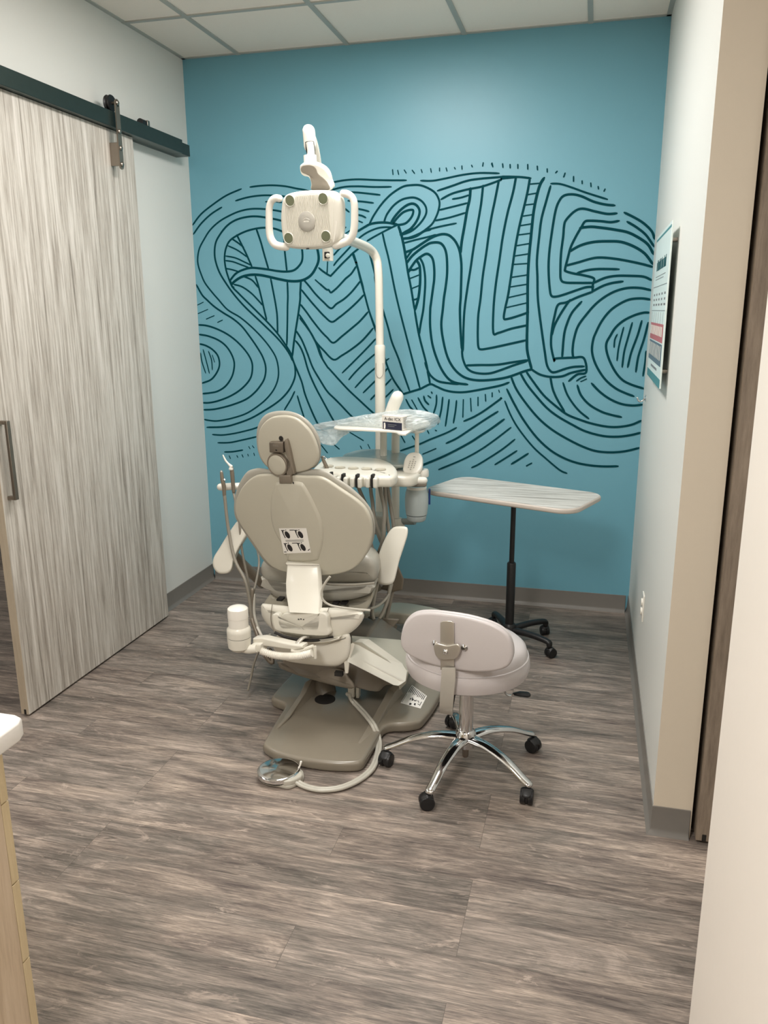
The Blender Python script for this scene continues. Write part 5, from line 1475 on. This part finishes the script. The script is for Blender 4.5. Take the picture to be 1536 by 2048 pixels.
obj('lower_bar', bm, 'silver', bar)
a, b = [at(*p, -1.952) for p in T('S', [(562, 912), (664, 930)])]
mid = (a + b) / 2
bm = B(); w2 = (b - a) / 2; poly_solid(bm, [mid - w2, mid + w2, mid + w2 + Z * .006, mid - w2 + Z * .006], [V(SX - .05, SY - .02, .366) - w2, V(SX - .05, SY - .02, .366) + w2, V(SX - .05, SY - .02, .372) + w2, V(SX - .05, SY - .02, .372) - w2])
obj('under_seat_bar', bm, 'black', bar)
cl = plate('clamp', [(535, 350), (560, 335), (640, 352), (720, 340), (748, 365), (745, 410), (715, 455), (680, 465), (600, 465), (555, 440), (540, 400)], .022, .012, 'bronze', stl, .004, True)
for a_, b_ in ((530, 350), (768, 385)):
    bm = B(); lathe(bm, onT([(a_, b_)])[0] + nb_ * .002, [(.0115, 0), (.0115, .003), (.008, .006), (.004, .010)], 20, nb_); obj('clamp_screw', bm, 'chrome', cl)
bm = B(); lathe(bm, onT([(632, 402)])[0] + nb_ * .021, [(.009, 0), (.009, .004), (.005, .008), (.002, .0085)], 20, nb_); obj('lock_bolt', bm, 'chrome', cl)

# ================================================================== rolling table
tb = thing('rolling_table', 'rectangular grey washed table top on one black post with a wheeled black base', 'table', (1.93, -0.59, 0))
ya_ = math.radians(-20.5); ux_ = V(math.cos(ya_), math.sin(ya_), 0); uy_ = V(-ux_.y, ux_.x, 0); tc_ = V(1.921, -.625, .80)
ol = [tc_ + ux_ * a + uy_ * b for a, b in rrect(0, 0, .392, .205, .09, 8)]
tt = obj('table_top', slab(B(), ol, Z, rprof(.024, .008), smooth=False), 'top_edge', tb)
ol2 = [tc_ + Z * .0004 + ux_ * a + uy_ * b for a, b in rrect(0, 0, .385, .198, .083, 8)]
bm = B(); bm.faces.new([bm.verts.new(p) for p in ol2])
lam = bm
lo = obj('top_laminate', lam, 'top_lam', tt, smooth=False)
PXY = V(1.928, -.60, 0)
bm = B(); lathe(bm, PXY, [(.0125, .40), (.0125, .776)], 24); obj('inner_post', bm, 'black', tb)
bm = B(); lathe(bm, PXY, [(.05, .768), (.05, .776)], 24); obj('mounting_plate', bm, 'black', tb)
bm = B(); lathe(bm, PXY, [(.022, .07), (.022, .43), (.019, .436)], 28); obj('outer_post', bm, 'black', tb)
bm = B(); lathe(bm, PXY, [(.030, .045), (.036, .055), (.034, .105), (.026, .115)], 28); obj('base_hub', bm, 'black', tb)
for k, a_ in enumerate((-29, 43, 115, 187, 259)):
    a = math.radians(a_); d = V(math.cos(a), math.sin(a), 0); L_ = .235
    bm = B(); tube(bm, [PXY + d * .02 + Z * .082, PXY + d * .13 + Z * .088, PXY + d * (L_ - .01) + Z * .080, PXY + d * L_ + Z * .064], [.020, .018, .016, .016], 12, 5, flat=((0, 0, 1), 1, .85), dome=True)
    lg = obj('base_leg', bm, 'black', tb)
    c = PXY + d * L_
    wd = V(math.cos(a + 1.2), math.sin(a + 1.2), 0); ax_ = V(-wd.y, wd.x, 0); wc = c + wd * .01 + Z * .025
    bm = B(); lathe(bm, wc - ax_ * .021, [(.013, 0), (.023, .001), (.025, .004), (.025, .016), (.021, .018), (.021, .024), (.025, .026), (.025, .038), (.023, .041), (.013, .042)], 28, ax_); obj('caster', bm, 'black', lg)
    bm = B(); tube(bm, [c + Z * .048, c + Z * .062], .009, 10, smooth=False); obj('caster_stem', bm, 'black', lg)
    bm = B(); tube(bm, [wc + wd * .017 + Z * .014, wc + Z * .025, wc - wd * .014 + Z * .020], [.010, .013, .010], 12, flat=((0, 0, 1), 1.6, .5), dome=True); obj('caster_hood', bm, 'black', lg)
